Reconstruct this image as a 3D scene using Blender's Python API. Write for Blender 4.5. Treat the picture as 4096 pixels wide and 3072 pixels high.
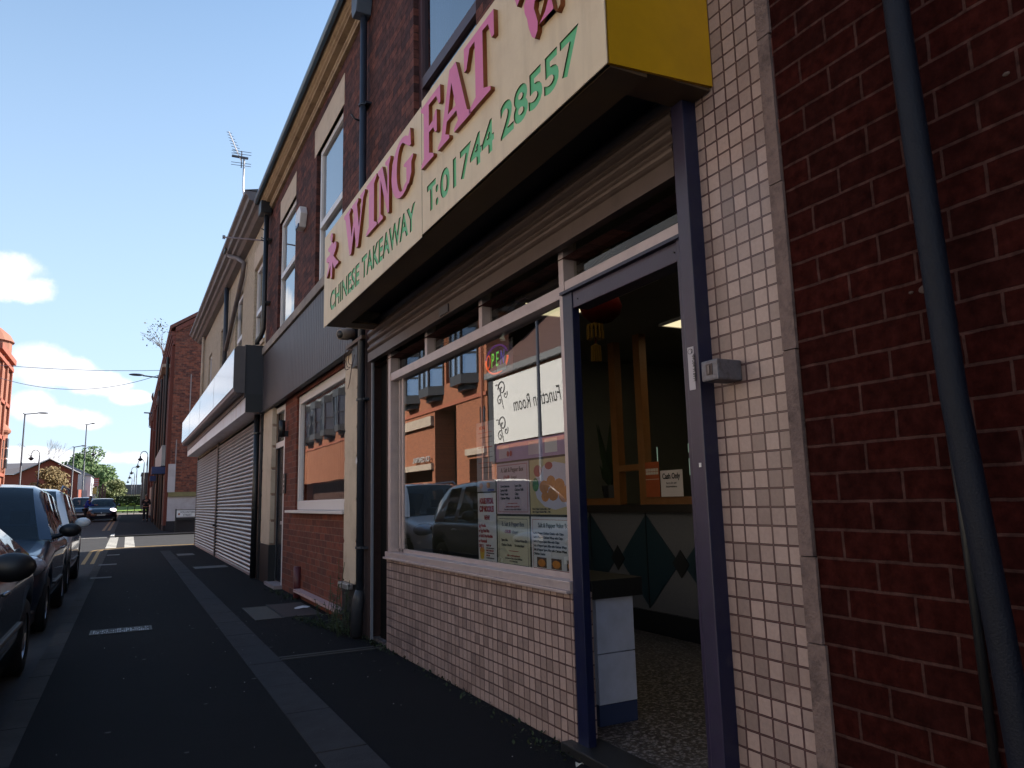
import bpy, bmesh, math, random
from mathutils import Vector, Matrix
R = math.radians
random.seed(7)
for o in list(bpy.data.objects): bpy.data.objects.remove(o)
SC = bpy.context.scene
COL = SC.collection

# ------------------------------------------------------------------ camera
def setup_camera():
    px, py = 2048., 1536.
    a = (510 - px, 2035 - py); b = (1580 - px, -17200 - py)
    f = math.sqrt(-(a[0]*b[0] + a[1]*b[1]))
    Y = Vector((a[0], a[1], f)).normalized(); Z = Vector((b[0], b[1], f)).normalized(); X = Y.cross(Z).normalized()
    cx = Vector((X[0], Y[0], Z[0])); cy = Vector((X[1], Y[1], Z[1])); cz = Vector((X[2], Y[2], Z[2]))
    m = Matrix((cx, -cy, -cz)).transposed().to_4x4()
    m.translation = Vector((0, 0, 1.25))
    cd = bpy.data.cameras.new('camera'); co = bpy.data.objects.new('camera', cd); COL.objects.link(co)
    co.matrix_world = m
    cd.sensor_width = 36; cd.lens = f/4096*36; cd.clip_start = .03; cd.clip_end = 3000
    SC.camera = co
setup_camera()
SC.view_settings.view_transform = 'Standard'; SC.view_settings.look = 'None'; SC.view_settings.gamma = 1
SC.view_settings.exposure = 1.02
SUN_AZ, SUN_EL = 12.0, 36.0      # azimuth measured from +X towards +Y

def setup_world():
    w = bpy.data.worlds.new('World'); SC.world = w; w.use_nodes = True
    nt = w.node_tree; N = nt.nodes; L = nt.links
    for n in list(N): N.remove(n)
    def nd(t, **k):
        n = N.new(t)
        for a, v in k.items(): setattr(n, a, v)
        return n
    def mth(op, a, b=None, c=None):
        n = nd('ShaderNodeMath', operation=op)
        for i, v in enumerate((a, b, c)):
            if v is None: continue
            if isinstance(v, (int, float)): n.inputs[i].default_value = v
            else: L.new(v, n.inputs[i])
        return n.outputs[0]
    sky = nd('ShaderNodeTexSky', sky_type='NISHITA', sun_disc=False)
    sky.sun_elevation = R(SUN_EL); sky.sun_rotation = R(90 - SUN_AZ)
    sky.air_density = 1.0; sky.dust_density = 0.6; sky.ozone_density = 1.3
    bg = nd('ShaderNodeBackground'); bg.inputs[1].default_value = .115
    hs = nd('ShaderNodeHueSaturation'); hs.inputs['Saturation'].default_value = 1.08; hs.inputs['Hue'].default_value = .494; hs.inputs['Value'].default_value = 1.0
    L.new(sky.outputs[0], hs.inputs['Color']); L.new(hs.outputs[0], bg.inputs[0])
    tc = nd('ShaderNodeTexCoord'); sp = nd('ShaderNodeSeparateXYZ'); L.new(tc.outputs['Generated'], sp.inputs[0])
    az = mth('ARCTAN2', sp.outputs[0], sp.outputs[1]); el = mth('ARCSINE', sp.outputs[2])
    nz = nd('ShaderNodeTexNoise'); nz.inputs['Scale'].default_value = 26; nz.inputs['Detail'].default_value = 8; nz.inputs['Roughness'].default_value = .62
    L.new(tc.outputs['Generated'], nz.inputs['Vector'])
    tot = None
    # cloud puffs: azimuth, elevation, half width, half height (degrees)
    puffs = [(-5.7, 10.0, 1.9, 1.5), (-4.2, 9.3, 2.3, 1.5), (-2.2, 8.4, 2.4, 1.25), (-.3, 7.6, 2.0, .7), (-5.3, 8.9, 2.3, 1.2), (-5.9, 6.8, 1.7, 1.35), (-4.6, 6.2, 2.6, 1.0), (-2.8, 6.0, 1.9, .9),
             (-8.2, 15.0, 3.2, 2.0), (-6.6, 14.4, 2.2, 1.3), (-6, 3.5, 9, .8), (-40, 20, 14, 8), (-58, 13, 12, 6), (-32, 9, 12, 3.5), (-80, 24, 16, 8), (-115, 15, 22, 9), (-160, 20, 25, 9), (150, 18, 25, 8), (20, 4.0, 14, 1.5)]
    for a0, e0, wa, he in puffs:
        u = mth('DIVIDE', mth('SUBTRACT', az, R(a0)), R(wa)); v = mth('DIVIDE', mth('SUBTRACT', el, R(e0)), R(he))
        d = mth('ADD', mth('MULTIPLY', u, u), mth('MULTIPLY', v, v))
        g = mth('MAXIMUM', mth('SUBTRACT', 1.0, d), 0.0)
        tot = g if tot is None else mth('MAXIMUM', tot, g)
    c = mth('ADD', tot, mth('MULTIPLY', mth('SUBTRACT', nz.outputs[0], .5), 1.7))
    mr = nd('ShaderNodeMapRange', interpolation_type='SMOOTHSTEP'); L.new(c, mr.inputs[0]); mr.inputs[1].default_value = .22; mr.inputs[2].default_value = .85
    gate = nd('ShaderNodeMapRange'); L.new(tot, gate.inputs[0]); gate.inputs[1].default_value = 0; gate.inputs[2].default_value = .25
    fac = mth('MULTIPLY', mr.outputs[0], gate.outputs[0])
    # pale haze low over the horizon
    hz = nd('ShaderNodeMapRange'); L.new(el, hz.inputs[0]); hz.inputs[1].default_value = R(44); hz.inputs[2].default_value = R(0); hz.inputs[3].default_value = 0; hz.inputs[4].default_value = .88
    bh = nd('ShaderNodeBackground'); bh.inputs[0].default_value = (.60, .77, 1., 1); bh.inputs[1].default_value = .60
    m0 = nd('ShaderNodeMixShader'); L.new(hz.outputs[0], m0.inputs[0]); L.new(bg.outputs[0], m0.inputs[1]); L.new(bh.outputs[0], m0.inputs[2])
    n2 = nd('ShaderNodeTexNoise'); n2.inputs['Scale'].default_value = 14; n2.inputs['Detail'].default_value = 5; L.new(tc.outputs['Generated'], n2.inputs['Vector'])
    cr = nd('ShaderNodeValToRGB'); cr.color_ramp.elements[0].position = .35; cr.color_ramp.elements[0].color = (.74, .78, .86, 1); cr.color_ramp.elements[1].position = .6; cr.color_ramp.elements[1].color = (.97, .97, 1, 1)
    L.new(n2.outputs[0], cr.inputs[0])
    bc = nd('ShaderNodeBackground'); bc.inputs[1].default_value = .72; L.new(cr.outputs[0], bc.inputs[0])
    mx = nd('ShaderNodeMixShader'); L.new(fac, mx.inputs[0]); L.new(m0.outputs[0], mx.inputs[1]); L.new(bc.outputs[0], mx.inputs[2])
    out = nd('ShaderNodeOutputWorld'); L.new(mx.outputs[0], out.inputs[0])
setup_world()
sd = bpy.data.lights.new('sun', 'SUN'); sd.energy = 4.8; sd.angle = R(.5); sd.color = (1, .93, .82)
so = bpy.data.objects.new('sun', sd); COL.objects.link(so)
sv = Vector((math.cos(R(SUN_EL))*math.cos(R(SUN_AZ)), math.cos(R(SUN_EL))*math.sin(R(SUN_AZ)), math.sin(R(SUN_EL))))
so.rotation_euler = sv.to_track_quat('Z', 'Y').to_euler(); so.location = (30, 5, 40)

# ------------------------------------------------------------------ materials
MATS = {}
def mat(name, col, rough=.7, metal=0., var=.12, vscale=6., bump=0., bscale=60., spec=.5, coat=0., emit=None, estr=1., streak=0., dirt=None, dirtamt=0., dirtscale=1.2):
    if name in MATS: return MATS[name]
    m = bpy.data.materials.new(name); m.use_nodes = True; MATS[name] = m
    nt = m.node_tree; N = nt.nodes; L = nt.links; P = N['Principled BSDF']
    P.inputs['Roughness'].default_value = rough; P.inputs['Metallic'].default_value = metal
    P.inputs['Specular IOR Level'].default_value = spec; P.inputs['Coat Weight'].default_value = coat; P.inputs['Coat Roughness'].default_value = .04
    g = N.new('ShaderNodeNewGeometry')
    col = tuple(col) + (1,)
    nz = N.new('ShaderNodeTexNoise'); nz.inputs['Scale'].default_value = vscale; nz.inputs['Detail'].default_value = 6; nz.inputs['Roughness'].default_value = .6
    L.new(g.outputs['Position'], nz.inputs['Vector'])
    mx = N.new('ShaderNodeMixRGB'); mx.blend_type = 'MIX'
    mx.inputs[1].default_value = tuple(c*(1-var) for c in col[:3]) + (1,); mx.inputs[2].default_value = tuple(min(1, c*(1+var)) for c in col[:3]) + (1,)
    L.new(nz.outputs[0], mx.inputs[0]); last = mx.outputs[0]
    if streak:
        mp = N.new('ShaderNodeMapping'); mp.inputs['Scale'].default_value = (5, 5, .5); L.new(g.outputs['Position'], mp.inputs[0])
        n3 = N.new('ShaderNodeTexNoise'); n3.inputs['Scale'].default_value = 1.6; n3.inputs['Detail'].default_value = 9; n3.inputs['Roughness'].default_value = .65; L.new(mp.outputs[0], n3.inputs['Vector'])
        r = N.new('ShaderNodeMapRange'); r.inputs[1].default_value = .5; r.inputs[2].default_value = .78; r.inputs[3].default_value = 0; r.inputs[4].default_value = streak; L.new(n3.outputs[0], r.inputs[0])
        m3 = N.new('ShaderNodeMixRGB'); m3.inputs[2].default_value = (.22, .13, .06, 1); L.new(r.outputs[0], m3.inputs[0]); L.new(last, m3.inputs[1]); last = m3.outputs[0]
    if dirt:
        n4 = N.new('ShaderNodeTexNoise'); n4.inputs['Scale'].default_value = dirtscale; n4.inputs['Detail'].default_value = 9; n4.inputs['Roughness'].default_value = .7; L.new(g.outputs['Position'], n4.inputs['Vector'])
        r = N.new('ShaderNodeMapRange'); r.inputs[1].default_value = .48; r.inputs[2].default_value = .7; r.inputs[3].default_value = 0; r.inputs[4].default_value = dirtamt; L.new(n4.outputs[0], r.inputs[0])
        m3 = N.new('ShaderNodeMixRGB'); m3.inputs[2].default_value = tuple(dirt) + (1,); L.new(r.outputs[0], m3.inputs[0]); L.new(last, m3.inputs[1]); last = m3.outputs[0]
    L.new(last, P.inputs['Base Color'])
    if bump:
        n2 = N.new('ShaderNodeTexNoise'); n2.inputs['Scale'].default_value = bscale; n2.inputs['Detail'].default_value = 4; L.new(g.outputs['Position'], n2.inputs['Vector'])
        b = N.new('ShaderNodeBump'); b.inputs['Strength'].default_value = bump; b.inputs['Distance'].default_value = .01; L.new(n2.outputs[0], b.inputs['Height']); L.new(b.outputs[0], P.inputs['Normal'])
    if emit:
        P.inputs['Emission Color'].default_value = tuple(emit) + (1,); P.inputs['Emission Strength'].default_value = estr
    return m

def brickmat(name, axis, bw, rh, mortar, c1, c2, cm, off=.5, sq=(0., 0.), rough=.85, bump=.5, var=.35, vscale=18., msmooth=.15, bias=0., blotch=None, blotchamt=0., spec=.3, mvar=0.):
    """axis 'y': wall in the YZ plane; 'x': wall in the XZ plane; 'g': ground XY"""
    if name in MATS: return MATS[name]
    m = bpy.data.materials.new(name); m.use_nodes = True; MATS[name] = m
    nt = m.node_tree; N = nt.nodes; L = nt.links; P = N['Principled BSDF']; P.inputs['Specular IOR Level'].default_value = spec
    g = N.new('ShaderNodeNewGeometry'); s = N.new('ShaderNodeSeparateXYZ'); L.new(g.outputs['Position'], s.inputs[0])
    c = N.new('ShaderNodeCombineXYZ')
    u = {'y': 1, 'x': 0, 'g': 0}[axis]; v = {'y': 2, 'x': 2, 'g': 1}[axis]
    au = N.new('ShaderNodeMath'); au.operation = 'ADD'; au.inputs[1].default_value = 50*bw*2 - sq[0]; L.new(s.outputs[u], au.inputs[0])
    av = N.new('ShaderNodeMath'); av.operation = 'ADD'; av.inputs[1].default_value = 100*rh - sq[1]; L.new(s.outputs[v], av.inputs[0])
    L.new(au.outputs[0], c.inputs[0]); L.new(av.outputs[0], c.inputs[1])
    # hand-laid wobble
    nw = N.new('ShaderNodeTexNoise'); nw.inputs['Scale'].default_value = 14; L.new(g.outputs['Position'], nw.inputs['Vector'])
    vm = N.new('ShaderNodeVectorMath'); vm.operation = 'MULTIPLY_ADD'; vm.inputs[1].default_value = (mvar, mvar, 0); L.new(nw.outputs['Color'], vm.inputs[0]); L.new(c.outputs[0], vm.inputs[2])
    b = N.new('ShaderNodeTexBrick'); L.new(vm.outputs[0], b.inputs['Vector'])
    b.offset = off; b.offset_frequency = 2; b.squash = 1
    b.inputs['Color1'].default_value = tuple(c1) + (1,); b.inputs['Color2'].default_value = tuple(c2) + (1,); b.inputs['Mortar'].default_value = tuple(cm) + (1,)
    b.inputs['Scale'].default_value = 1; b.inputs['Mortar Size'].default_value = mortar; b.inputs['Mortar Smooth'].default_value = msmooth
    b.inputs['Bias'].default_value = bias; b.inputs['Brick Width'].default_value = bw; b.inputs['Row Height'].default_value = rh
    nz = N.new('ShaderNodeTexNoise'); nz.inputs['Scale'].default_value = vscale; nz.inputs['Detail'].default_value = 8; nz.inputs['Roughness'].default_value = .65; L.new(g.outputs['Position'], nz.inputs['Vector'])
    r = N.new('ShaderNodeMapRange'); r.inputs[1].default_value = .3; r.inputs[2].default_value = .7; r.inputs[3].default_value = 1-var; r.inputs[4].default_value = 1+var; L.new(nz.outputs[0], r.inputs[0])
    mm = N.new('ShaderNodeMixRGB'); mm.blend_type = 'MULTIPLY'; mm.inputs[0].default_value = 1; L.new(b.outputs[0], mm.inputs[1]); L.new(r.outputs[0], mm.inputs[2]); last = mm.outputs[0]
    if blotch:
        n4 = N.new('ShaderNodeTexNoise'); n4.inputs['Scale'].default_value = 2.2; n4.inputs['Detail'].default_value = 9; n4.inputs['Roughness'].default_value = .75; L.new(g.outputs['Position'], n4.inputs['Vector'])
        r2 = N.new('ShaderNodeMapRange'); r2.inputs[1].default_value = .52; r2.inputs[2].default_value = .72; r2.inputs[3].default_value = 0; r2.inputs[4].default_value = blotchamt; L.new(n4.outputs[0], r2.inputs[0])
        m4 = N.new('ShaderNodeMixRGB'); m4.inputs[2].default_value = tuple(blotch) + (1,); L.new(r2.outputs[0], m4.inputs[0]); L.new(last, m4.inputs[1]); last = m4.outputs[0]
    if 'tile' in name:
        b2_ = N.new('ShaderNodeTexBrick'); L.new(vm.outputs[0], b2_.inputs['Vector']); b2_.offset = off; b2_.inputs['Scale'].default_value = 1; b2_.inputs['Mortar Size'].default_value = .0011; b2_.inputs['Mortar Smooth'].default_value = .3; b2_.inputs['Brick Width'].default_value = bw; b2_.inputs['Row Height'].default_value = rh
        mg = N.new('ShaderNodeMixRGB'); mg.inputs[2].default_value = (.17, .09, .09, 1); L.new(b2_.outputs['Fac'], mg.inputs[0]); L.new(last, mg.inputs[1]); last = mg.outputs[0]
        # soot near the ground and random soiling
        n5 = N.new('ShaderNodeTexNoise'); n5.inputs['Scale'].default_value = 3.5; n5.inputs['Detail'].default_value = 8; L.new(g.outputs['Position'], n5.inputs['Vector'])
        r5 = N.new('ShaderNodeMapRange'); r5.inputs[1].default_value = .5; r5.inputs[2].default_value = .75; r5.inputs[3].default_value = 0; r5.inputs[4].default_value = .35; L.new(n5.outputs[0], r5.inputs[0])
        m5 = N.new('ShaderNodeMixRGB'); m5.inputs[2].default_value = (.20, .12, .10, 1); L.new(r5.outputs[0], m5.inputs[0]); L.new(last, m5.inputs[1]); last = m5.outputs[0]
    L.new(last, P.inputs['Base Color']); P.inputs['Roughness'].default_value = rough
    if bump:
        sb = N.new('ShaderNodeMath'); sb.operation = 'MULTIPLY_ADD'; sb.inputs[1].default_value = -1.0; L.new(b.outputs['Fac'], sb.inputs[0])
        ml = N.new('ShaderNodeMath'); ml.operation = 'MULTIPLY'; ml.inputs[1].default_value = .35; L.new(nz.outputs[0], ml.inputs[0]); L.new(ml.outputs[0], sb.inputs[2])
        bp = N.new('ShaderNodeBump'); bp.inputs['Strength'].default_value = bump; bp.inputs['Distance'].default_value = .006; L.new(sb.outputs[0], bp.inputs['Height']); L.new(bp.outputs[0], P.inputs['Normal'])
    return m

def glassmat(name, ior=1.7, tint=(.75, .8, .8), rough=0.0, wav=0.):
    if name in MATS: return MATS[name]
    m = bpy.data.materials.new(name); m.use_nodes = True; MATS[name] = m
    nt = m.node_tree; N = nt.nodes; L = nt.links
    for n in list(N): N.remove(n)
    lw = N.new('ShaderNodeLayerWeight'); lw.inputs[0].default_value = .5
    p5 = N.new('ShaderNodeMath'); p5.operation = 'POWER'; p5.inputs[1].default_value = 4.5; L.new(lw.outputs['Facing'], p5.inputs[0])
    f0 = 2*((ior-1)/(ior+1))**2 if ior < 2.5 else ((ior-1)/(ior+1))**2
    fr = N.new('ShaderNodeMath'); fr.operation = 'MULTIPLY_ADD'; fr.inputs[1].default_value = 1-f0; fr.inputs[2].default_value = f0; L.new(p5.outputs[0], fr.inputs[0])
    t = N.new('ShaderNodeBsdfTransparent'); t.inputs[0].default_value = tuple(tint) + (1,)
    g = N.new('ShaderNodeBsdfGlossy'); g.inputs['Roughness'].default_value = rough
    mx = N.new('ShaderNodeMixShader'); o = N.new('ShaderNodeOutputMaterial')
    L.new(fr.outputs[0], mx.inputs[0]); L.new(t.outputs[0], mx.inputs[1]); L.new(g.outputs[0], mx.inputs[2]); L.new(mx.outputs[0], o.inputs[0])
    if wav:
        ge = N.new('ShaderNodeNewGeometry'); nz = N.new('ShaderNodeTexNoise'); nz.inputs['Scale'].default_value = 1.3; L.new(ge.outputs['Position'], nz.inputs['Vector'])
        b = N.new('ShaderNodeBump'); b.inputs['Strength'].default_value = wav; b.inputs['Distance'].default_value = .02; L.new(nz.outputs[0], b.inputs['Height']); L.new(b.outputs[0], g.inputs['Normal'])
    return m

# ------------------------------------------------------------------ mesh helpers
ORG = {}
def props(o, label=None, cat=None, group=None, kind=None):
    if label: o['label'] = label
    if cat: o['category'] = cat
    if group: o['group'] = group
    if kind: o['kind'] = kind
    return o
def thing(name, label, cat, loc=(0, 0, 0), group=None, rz=0.):
    o = bpy.data.objects.new(name, None); COL.objects.link(o); o.empty_display_size = .2
    o.location = loc; o.rotation_euler = (0, 0, rz); ORG[o] = Vector(loc)
    return props(o, label, cat, group)
class MB:
    def __init__(s): s.v = []; s.f = []
    def quad(s, a, b, c, d):
        n = len(s.v); s.v += [a, b, c, d]; s.f.append((n, n+1, n+2, n+3)); return s
    def poly(s, pts):
        n = len(s.v); s.v += list(pts); s.f.append(tuple(range(n, n+len(pts)))); return s
    def box(s, x0, x1, y0, y1, z0, z1):
        if x0 > x1: x0, x1 = x1, x0
        if y0 > y1: y0, y1 = y1, y0
        if z0 > z1: z0, z1 = z1, z0
        n = len(s.v); s.v += [(x0, y0, z0), (x1, y0, z0), (x1, y1, z0), (x0, y1, z0), (x0, y0, z1), (x1, y0, z1), (x1, y1, z1), (x0, y1, z1)]
        for f in ((0, 3, 2, 1), (4, 5, 6, 7), (0, 1, 5, 4), (1, 2, 6, 5), (2, 3, 7, 6), (3, 0, 4, 7)): s.f.append(tuple(n+i for i in f))
        return s
    def tube(s, pts, r, n=10, cap=True):
        pts = [Vector(p) for p in pts]; rs = r if isinstance(r, (list, tuple)) else [r]*len(pts)
        base = len(s.v); up = Vector((0, 0, 1)); prev = None
        for i, p in enumerate(pts):
            d = (pts[min(i+1, len(pts)-1)] - pts[max(i-1, 0)]).normalized()
            if prev is None:
                a = d.cross(up if abs(d.z) < .9 else Vector((1, 0, 0))).normalized()
            else:
                a = (prev - d*prev.dot(d)).normalized()
            prev = a; b = d.cross(a)
            for k in range(n):
                t = 2*math.pi*k/n; s.v.append(tuple(p + (a*math.cos(t) + b*math.sin(t))*rs[i]))
        for i in range(len(pts)-1):
            for k in range(n):
                k2 = (k+1) % n; s.f.append((base+i*n+k, base+i*n+k2, base+(i+1)*n+k2, base+(i+1)*n+k))
        if cap: s.f.append(tuple(base+k for k in range(n))[::-1]); s.f.append(tuple(base+(len(pts)-1)*n+k for k in range(n)))
        return s
    def prism(s, pts2, plane, a, b):
        """extrude a 2D outline; plane 'x': pts (y,z) from x=a..b ; 'y': pts (x,z) ; 'z': pts (x,y)"""
        def P(p, c): return {'x': (c, p[0], p[1]), 'y': (p[0], c, p[1]), 'z': (p[0], p[1], c)}[plane]
        n = len(s.v); k = len(pts2)
        s.v += [P(p, a) for p in pts2] + [P(p, b) for p in pts2]
        s.f.append(tuple(n+i for i in range(k))[::-1]); s.f.append(tuple(n+k+i for i in range(k)))
        for i in range(k): j = (i+1) % k; s.f.append((n+i, n+j, n+k+j, n+k+i))
        return s
    def ell(s, c, r, nu=14, nv=8):
        n = len(s.v)
        for i in range(nv+1):
            ph = -math.pi/2 + math.pi*i/nv
            for k in range(nu):
                t = 2*math.pi*k/nu; s.v.append((c[0]+r[0]*math.cos(ph)*math.cos(t), c[1]+r[1]*math.cos(ph)*math.sin(t), c[2]+r[2]*math.sin(ph)))
        for i in range(nv):
            for k in range(nu): k2 = (k+1) % nu; s.f.append((n+i*nu+k, n+i*nu+k2, n+(i+1)*nu+k2, n+(i+1)*nu+k))
        return s
    def lathe(s, prof, c, axis='z', n=20):
        """prof list of (radius, height along axis)"""
        b = len(s.v)
        for r_, h in prof:
            for k in range(n):
                t = 2*math.pi*k/n; u, w = r_*math.cos(t), r_*math.sin(t)
                s.v.append({'z': (c[0]+u, c[1]+w, c[2]+h), 'x': (c[0]+h, c[1]+u, c[2]+w), 'y': (c[0]+w, c[1]+h, c[2]+u)}[axis])
        for i in range(len(prof)-1):
            for k in range(n): k2 = (k+1) % n; s.f.append((b+i*n+k, b+i*n+k2, b+(i+1)*n+k2, b+(i+1)*n+k))
        return s
    def build(s, name, m, parent=None, smooth=False, label=None, cat=None, group=None, kind=None, bevel=0., fix=True):
        me = bpy.data.meshes.new(name)
        if parent is not None: org = ORG[parent]
        else:
            if kind == 'structure' or not s.v: org = Vector((0, 0, 0))
            else:
                xs, ys, zs = zip(*s.v); org = Vector(((min(xs)+max(xs))/2, (min(ys)+max(ys))/2, min(zs)))
        me.from_pydata([tuple(Vector(v)-org) for v in s.v], [], s.f)
        if fix:
            bm = bmesh.new(); bm.from_mesh(me); bmesh.ops.recalc_face_normals(bm, faces=bm.faces)
            if bevel: bmesh.ops.remove_doubles(bm, verts=bm.verts, dist=1e-5); bmesh.ops.bevel(bm, geom=list(bm.edges), offset=bevel, segments=2, affect='EDGES', clamp_overlap=True, profile=.6)
            bm.to_mesh(me); bm.free()
        for p in me.polygons: p.use_smooth = smooth
        me.materials.append(m)
        o = bpy.data.objects.new(name, me); COL.objects.link(o)
        if parent is not None: o.parent = parent
        else: o.location = org
        ORG[o] = org
        return props(o, label, cat, group, kind)
def kids(o): return [c for c in o.children]
def copy_tree(o, parent=None):
    c = o.copy(); COL.objects.link(c)
    if parent is not None: c.parent = parent
    ORG[c] = ORG.get(o, Vector())
    for k in kids(o): copy_tree(k, c)
    return c
FACE = {'-x': ((0, -1, 0), (0, 0, 1), (-1, 0, 0)), '+x': ((0, 1, 0), (0, 0, 1), (1, 0, 0)), '-y': ((1, 0, 0), (0, 0, 1), (0, -1, 0)), 'up': ((1, 0, 0), (0, 1, 0), (0, 0, 1))}
def curve_mesh(cu, mtx):
    ob = bpy.data.objects.new('tmp', cu); COL.objects.link(ob)
    dg = bpy.context.evaluated_depsgraph_get(); dg.update()
    me = bpy.data.meshes.new_from_object(ob.evaluated_get(dg), depsgraph=dg)
    bpy.data.objects.remove(ob); me.transform(mtx); return me
def fmtx(face, loc, sx=1., rot=0.):
    a, b, c = [Vector(v) for v in FACE[face]]
    m = Matrix((a, b, c)).transposed().to_4x4(); m.translation = Vector(loc)
    return m @ Matrix.Rotation(rot, 4, 'Z') @ Matrix.Diagonal((sx, 1, 1, 1))
def link_mesh(me, name, m, parent, label=None, **k):
    org = ORG[parent] if parent is not None else Vector()
    me.transform(Matrix.Translation(-org)); me.materials.clear(); me.materials.append(m)
    o = bpy.data.objects.new(name, me); COL.objects.link(o)
    if parent is not None: o.parent = parent
    ORG[o] = org
    return props(o, label, **k)
def text_me(s, size, face, loc, sx=1., ext=.0005, off=0., shear=0., align='LEFT', rot=0., space=1.):
    cu = bpy.data.curves.new('t', 'FONT'); cu.body = s; cu.size = size; cu.extrude = ext; cu.offset = off; cu.shear = shear; cu.align_x = align; cu.space_character = space; cu.resolution_u = 3
    return curve_mesh(cu, fmtx(face, loc, sx, rot))
def text(s, size, face, loc, m, parent, name='lettering', **k):
    return link_mesh(text_me(s, size, face, loc, **k), name, m, parent)
def poly_me(loops, ext, face, loc, sx=1.):
    cu = bpy.data.curves.new('p', 'CURVE'); cu.dimensions = '2D'; cu.fill_mode = 'BOTH'; cu.extrude = ext
    for lp in loops:
        sp = cu.splines.new('POLY'); sp.points.add(len(lp)-1)
        for i, p in enumerate(lp): sp.points[i].co = (p[0], p[1], 0, 1)
        sp.use_cyclic_u = True
    return curve_mesh(cu, fmtx(face, loc, sx))
def join_me(mes):
    v = []; f = []
    for me in mes:
        n = len(v); v += [tuple(x.co) for x in me.vertices]; f += [tuple(n+i for i in p.vertices) for p in me.polygons]
    me = bpy.data.meshes.new('j'); me.from_pydata(v, [], f); return me
def wall(mb, x, y0, y1, z0, z1, ops=(), depth=.12, face='x', sgn=1):
    """wall sheet with openings (y0,y1,z0,z1), reveals going to x+sgn*depth"""
    ys = sorted({y0, y1, *[v for o in ops for v in o[:2]]}); zs = sorted({z0, z1, *[v for o in ops for v in o[2:4]]})
    P = (lambda a, b, c: (a, b, c)) if face == 'x' else (lambda a, b, c: (b, a, c))
    for i in range(len(ys)-1):
        for j in range(len(zs)-1):
            cy, cz = (ys[i]+ys[i+1])/2, (zs[j]+zs[j+1])/2
            if any(o[0] < cy < o[1] and o[2] < cz < o[3] for o in ops): continue
            mb.quad(P(x, ys[i], zs[j]), P(x, ys[i+1], zs[j]), P(x, ys[i+1], zs[j+1]), P(x, ys[i], zs[j+1]))
    xd = x + sgn*depth
    for a, b, c, d in ops:
        mb.quad(P(x, a, c), P(xd, a, c), P(xd, a, d), P(x, a, d)); mb.quad(P(x, b, c), P(x, b, d), P(xd, b, d), P(xd, b, c))
        mb.quad(P(x, a, c), P(x, b, c), P(xd, b, c), P(xd, a, c)); mb.quad(P(x, a, d), P(xd, a, d), P(xd, b, d), P(x, b, d))
    return mb
def gz(y): return 0. if y < 25 else min(1.22, .012*(y-25))
def rz(y): return -.10 if y < 21 else (-.10+.074*(y-21)/5 if y < 26 else gz(y)-.035)

# ------------------------------------------------------------------ palette
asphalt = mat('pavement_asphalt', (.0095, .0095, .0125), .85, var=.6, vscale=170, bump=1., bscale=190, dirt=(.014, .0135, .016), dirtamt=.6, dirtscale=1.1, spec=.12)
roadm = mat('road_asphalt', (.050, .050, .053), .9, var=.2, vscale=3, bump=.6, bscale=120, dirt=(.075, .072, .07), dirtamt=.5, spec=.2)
flagm = mat('flagstone', (.042, .040, .045), .9, var=.3, vscale=9, bump=.7, bscale=110, dirt=(.022, .02, .022), dirtamt=.6, spec=.2)
kerbm = mat('kerb_stone', (.052, .047, .045), .9, var=.3, vscale=7, bump=.6, bscale=80, dirt=(.025, .023, .022), dirtamt=.6, spec=.2)
earth = mat('earth', (.05, .07, .03), .95, var=.3)
whitepaint = mat('road_paint', (.62, .60, .55), .8, var=.15, dirt=(.2, .19, .18), dirtamt=.5, dirtscale=6)
yellowpaint = mat('yellow_paint', (.36, .22, .07), .8, var=.2, dirt=(.2, .15, .1), dirtamt=.6, dirtscale=5)
tile = brickmat('mosaic_tile', 'y', .0665, .0667, .0042, (.37, .270, .245), (.17, .122, .112), (.034, .013, .016), off=0, sq=(.021, .0), rough=.3, bump=.7, var=.10, vscale=60, msmooth=.1, spec=.5, bias=-.25, mvar=.002)
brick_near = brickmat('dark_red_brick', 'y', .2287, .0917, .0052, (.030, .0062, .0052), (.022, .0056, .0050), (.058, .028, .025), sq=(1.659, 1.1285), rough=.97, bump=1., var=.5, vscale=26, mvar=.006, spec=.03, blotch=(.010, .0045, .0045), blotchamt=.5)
brick_dark = brickmat('weathered_plum_brick', 'y', .235, .0815, .004, (.13, .045, .035), (.045, .022, .024), (.03, .018, .018), bump=1.0, var=.6, vscale=14, mvar=.006, spec=.2, blotch=(.10, .065, .06), blotchamt=.35, msmooth=.4)
brick_dark_x = brickmat('weathered_plum_brick_side', 'x', .235, .0815, .004, (.13, .045, .035), (.045, .022, .024), (.03, .018, .018), bump=1.0, var=.6, vscale=14, mvar=.006, spec=.2)
brick_red = brickmat('red_infill_brick', 'y', .235, .0815, .004, (.17, .045, .027), (.085, .026, .02), (.16, .09, .07), bump=.6, var=.3, vscale=20, mvar=.004, spec=.25, blotch=(.12, .075, .06), blotchamt=.3)
brick_cream = brickmat('cream_painted_brick', 'y', .235, .08, .0035, (.44, .36, .27), (.40, .33, .25), (.26, .20, .15), bump=.9, var=.1, vscale=9, mvar=.004, blotch=(.30, .23, .17), blotchamt=.4)
brick_cream_x = brickmat('cream_painted_brick_side', 'x', .235, .08, .0035, (.44, .36, .27), (.40, .33, .25), (.26, .20, .15), bump=.9, var=.1, vscale=9)
brick_gable = brickmat('sooty_red_brick', 'x', .235, .08, .006, (.26, .075, .042), (.10, .035, .027), (.16, .10, .08), bump=.7, var=.5, vscale=6, mvar=.008, blotch=(.30, .20, .16), blotchamt=.22)
brick_gable_y = brickmat('sooty_red_brick_front', 'y', .235, .08, .006, (.20, .055, .036), (.085, .03, .025), (.12, .08, .06), bump=.7, var=.5, vscale=6, mvar=.008)
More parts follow.
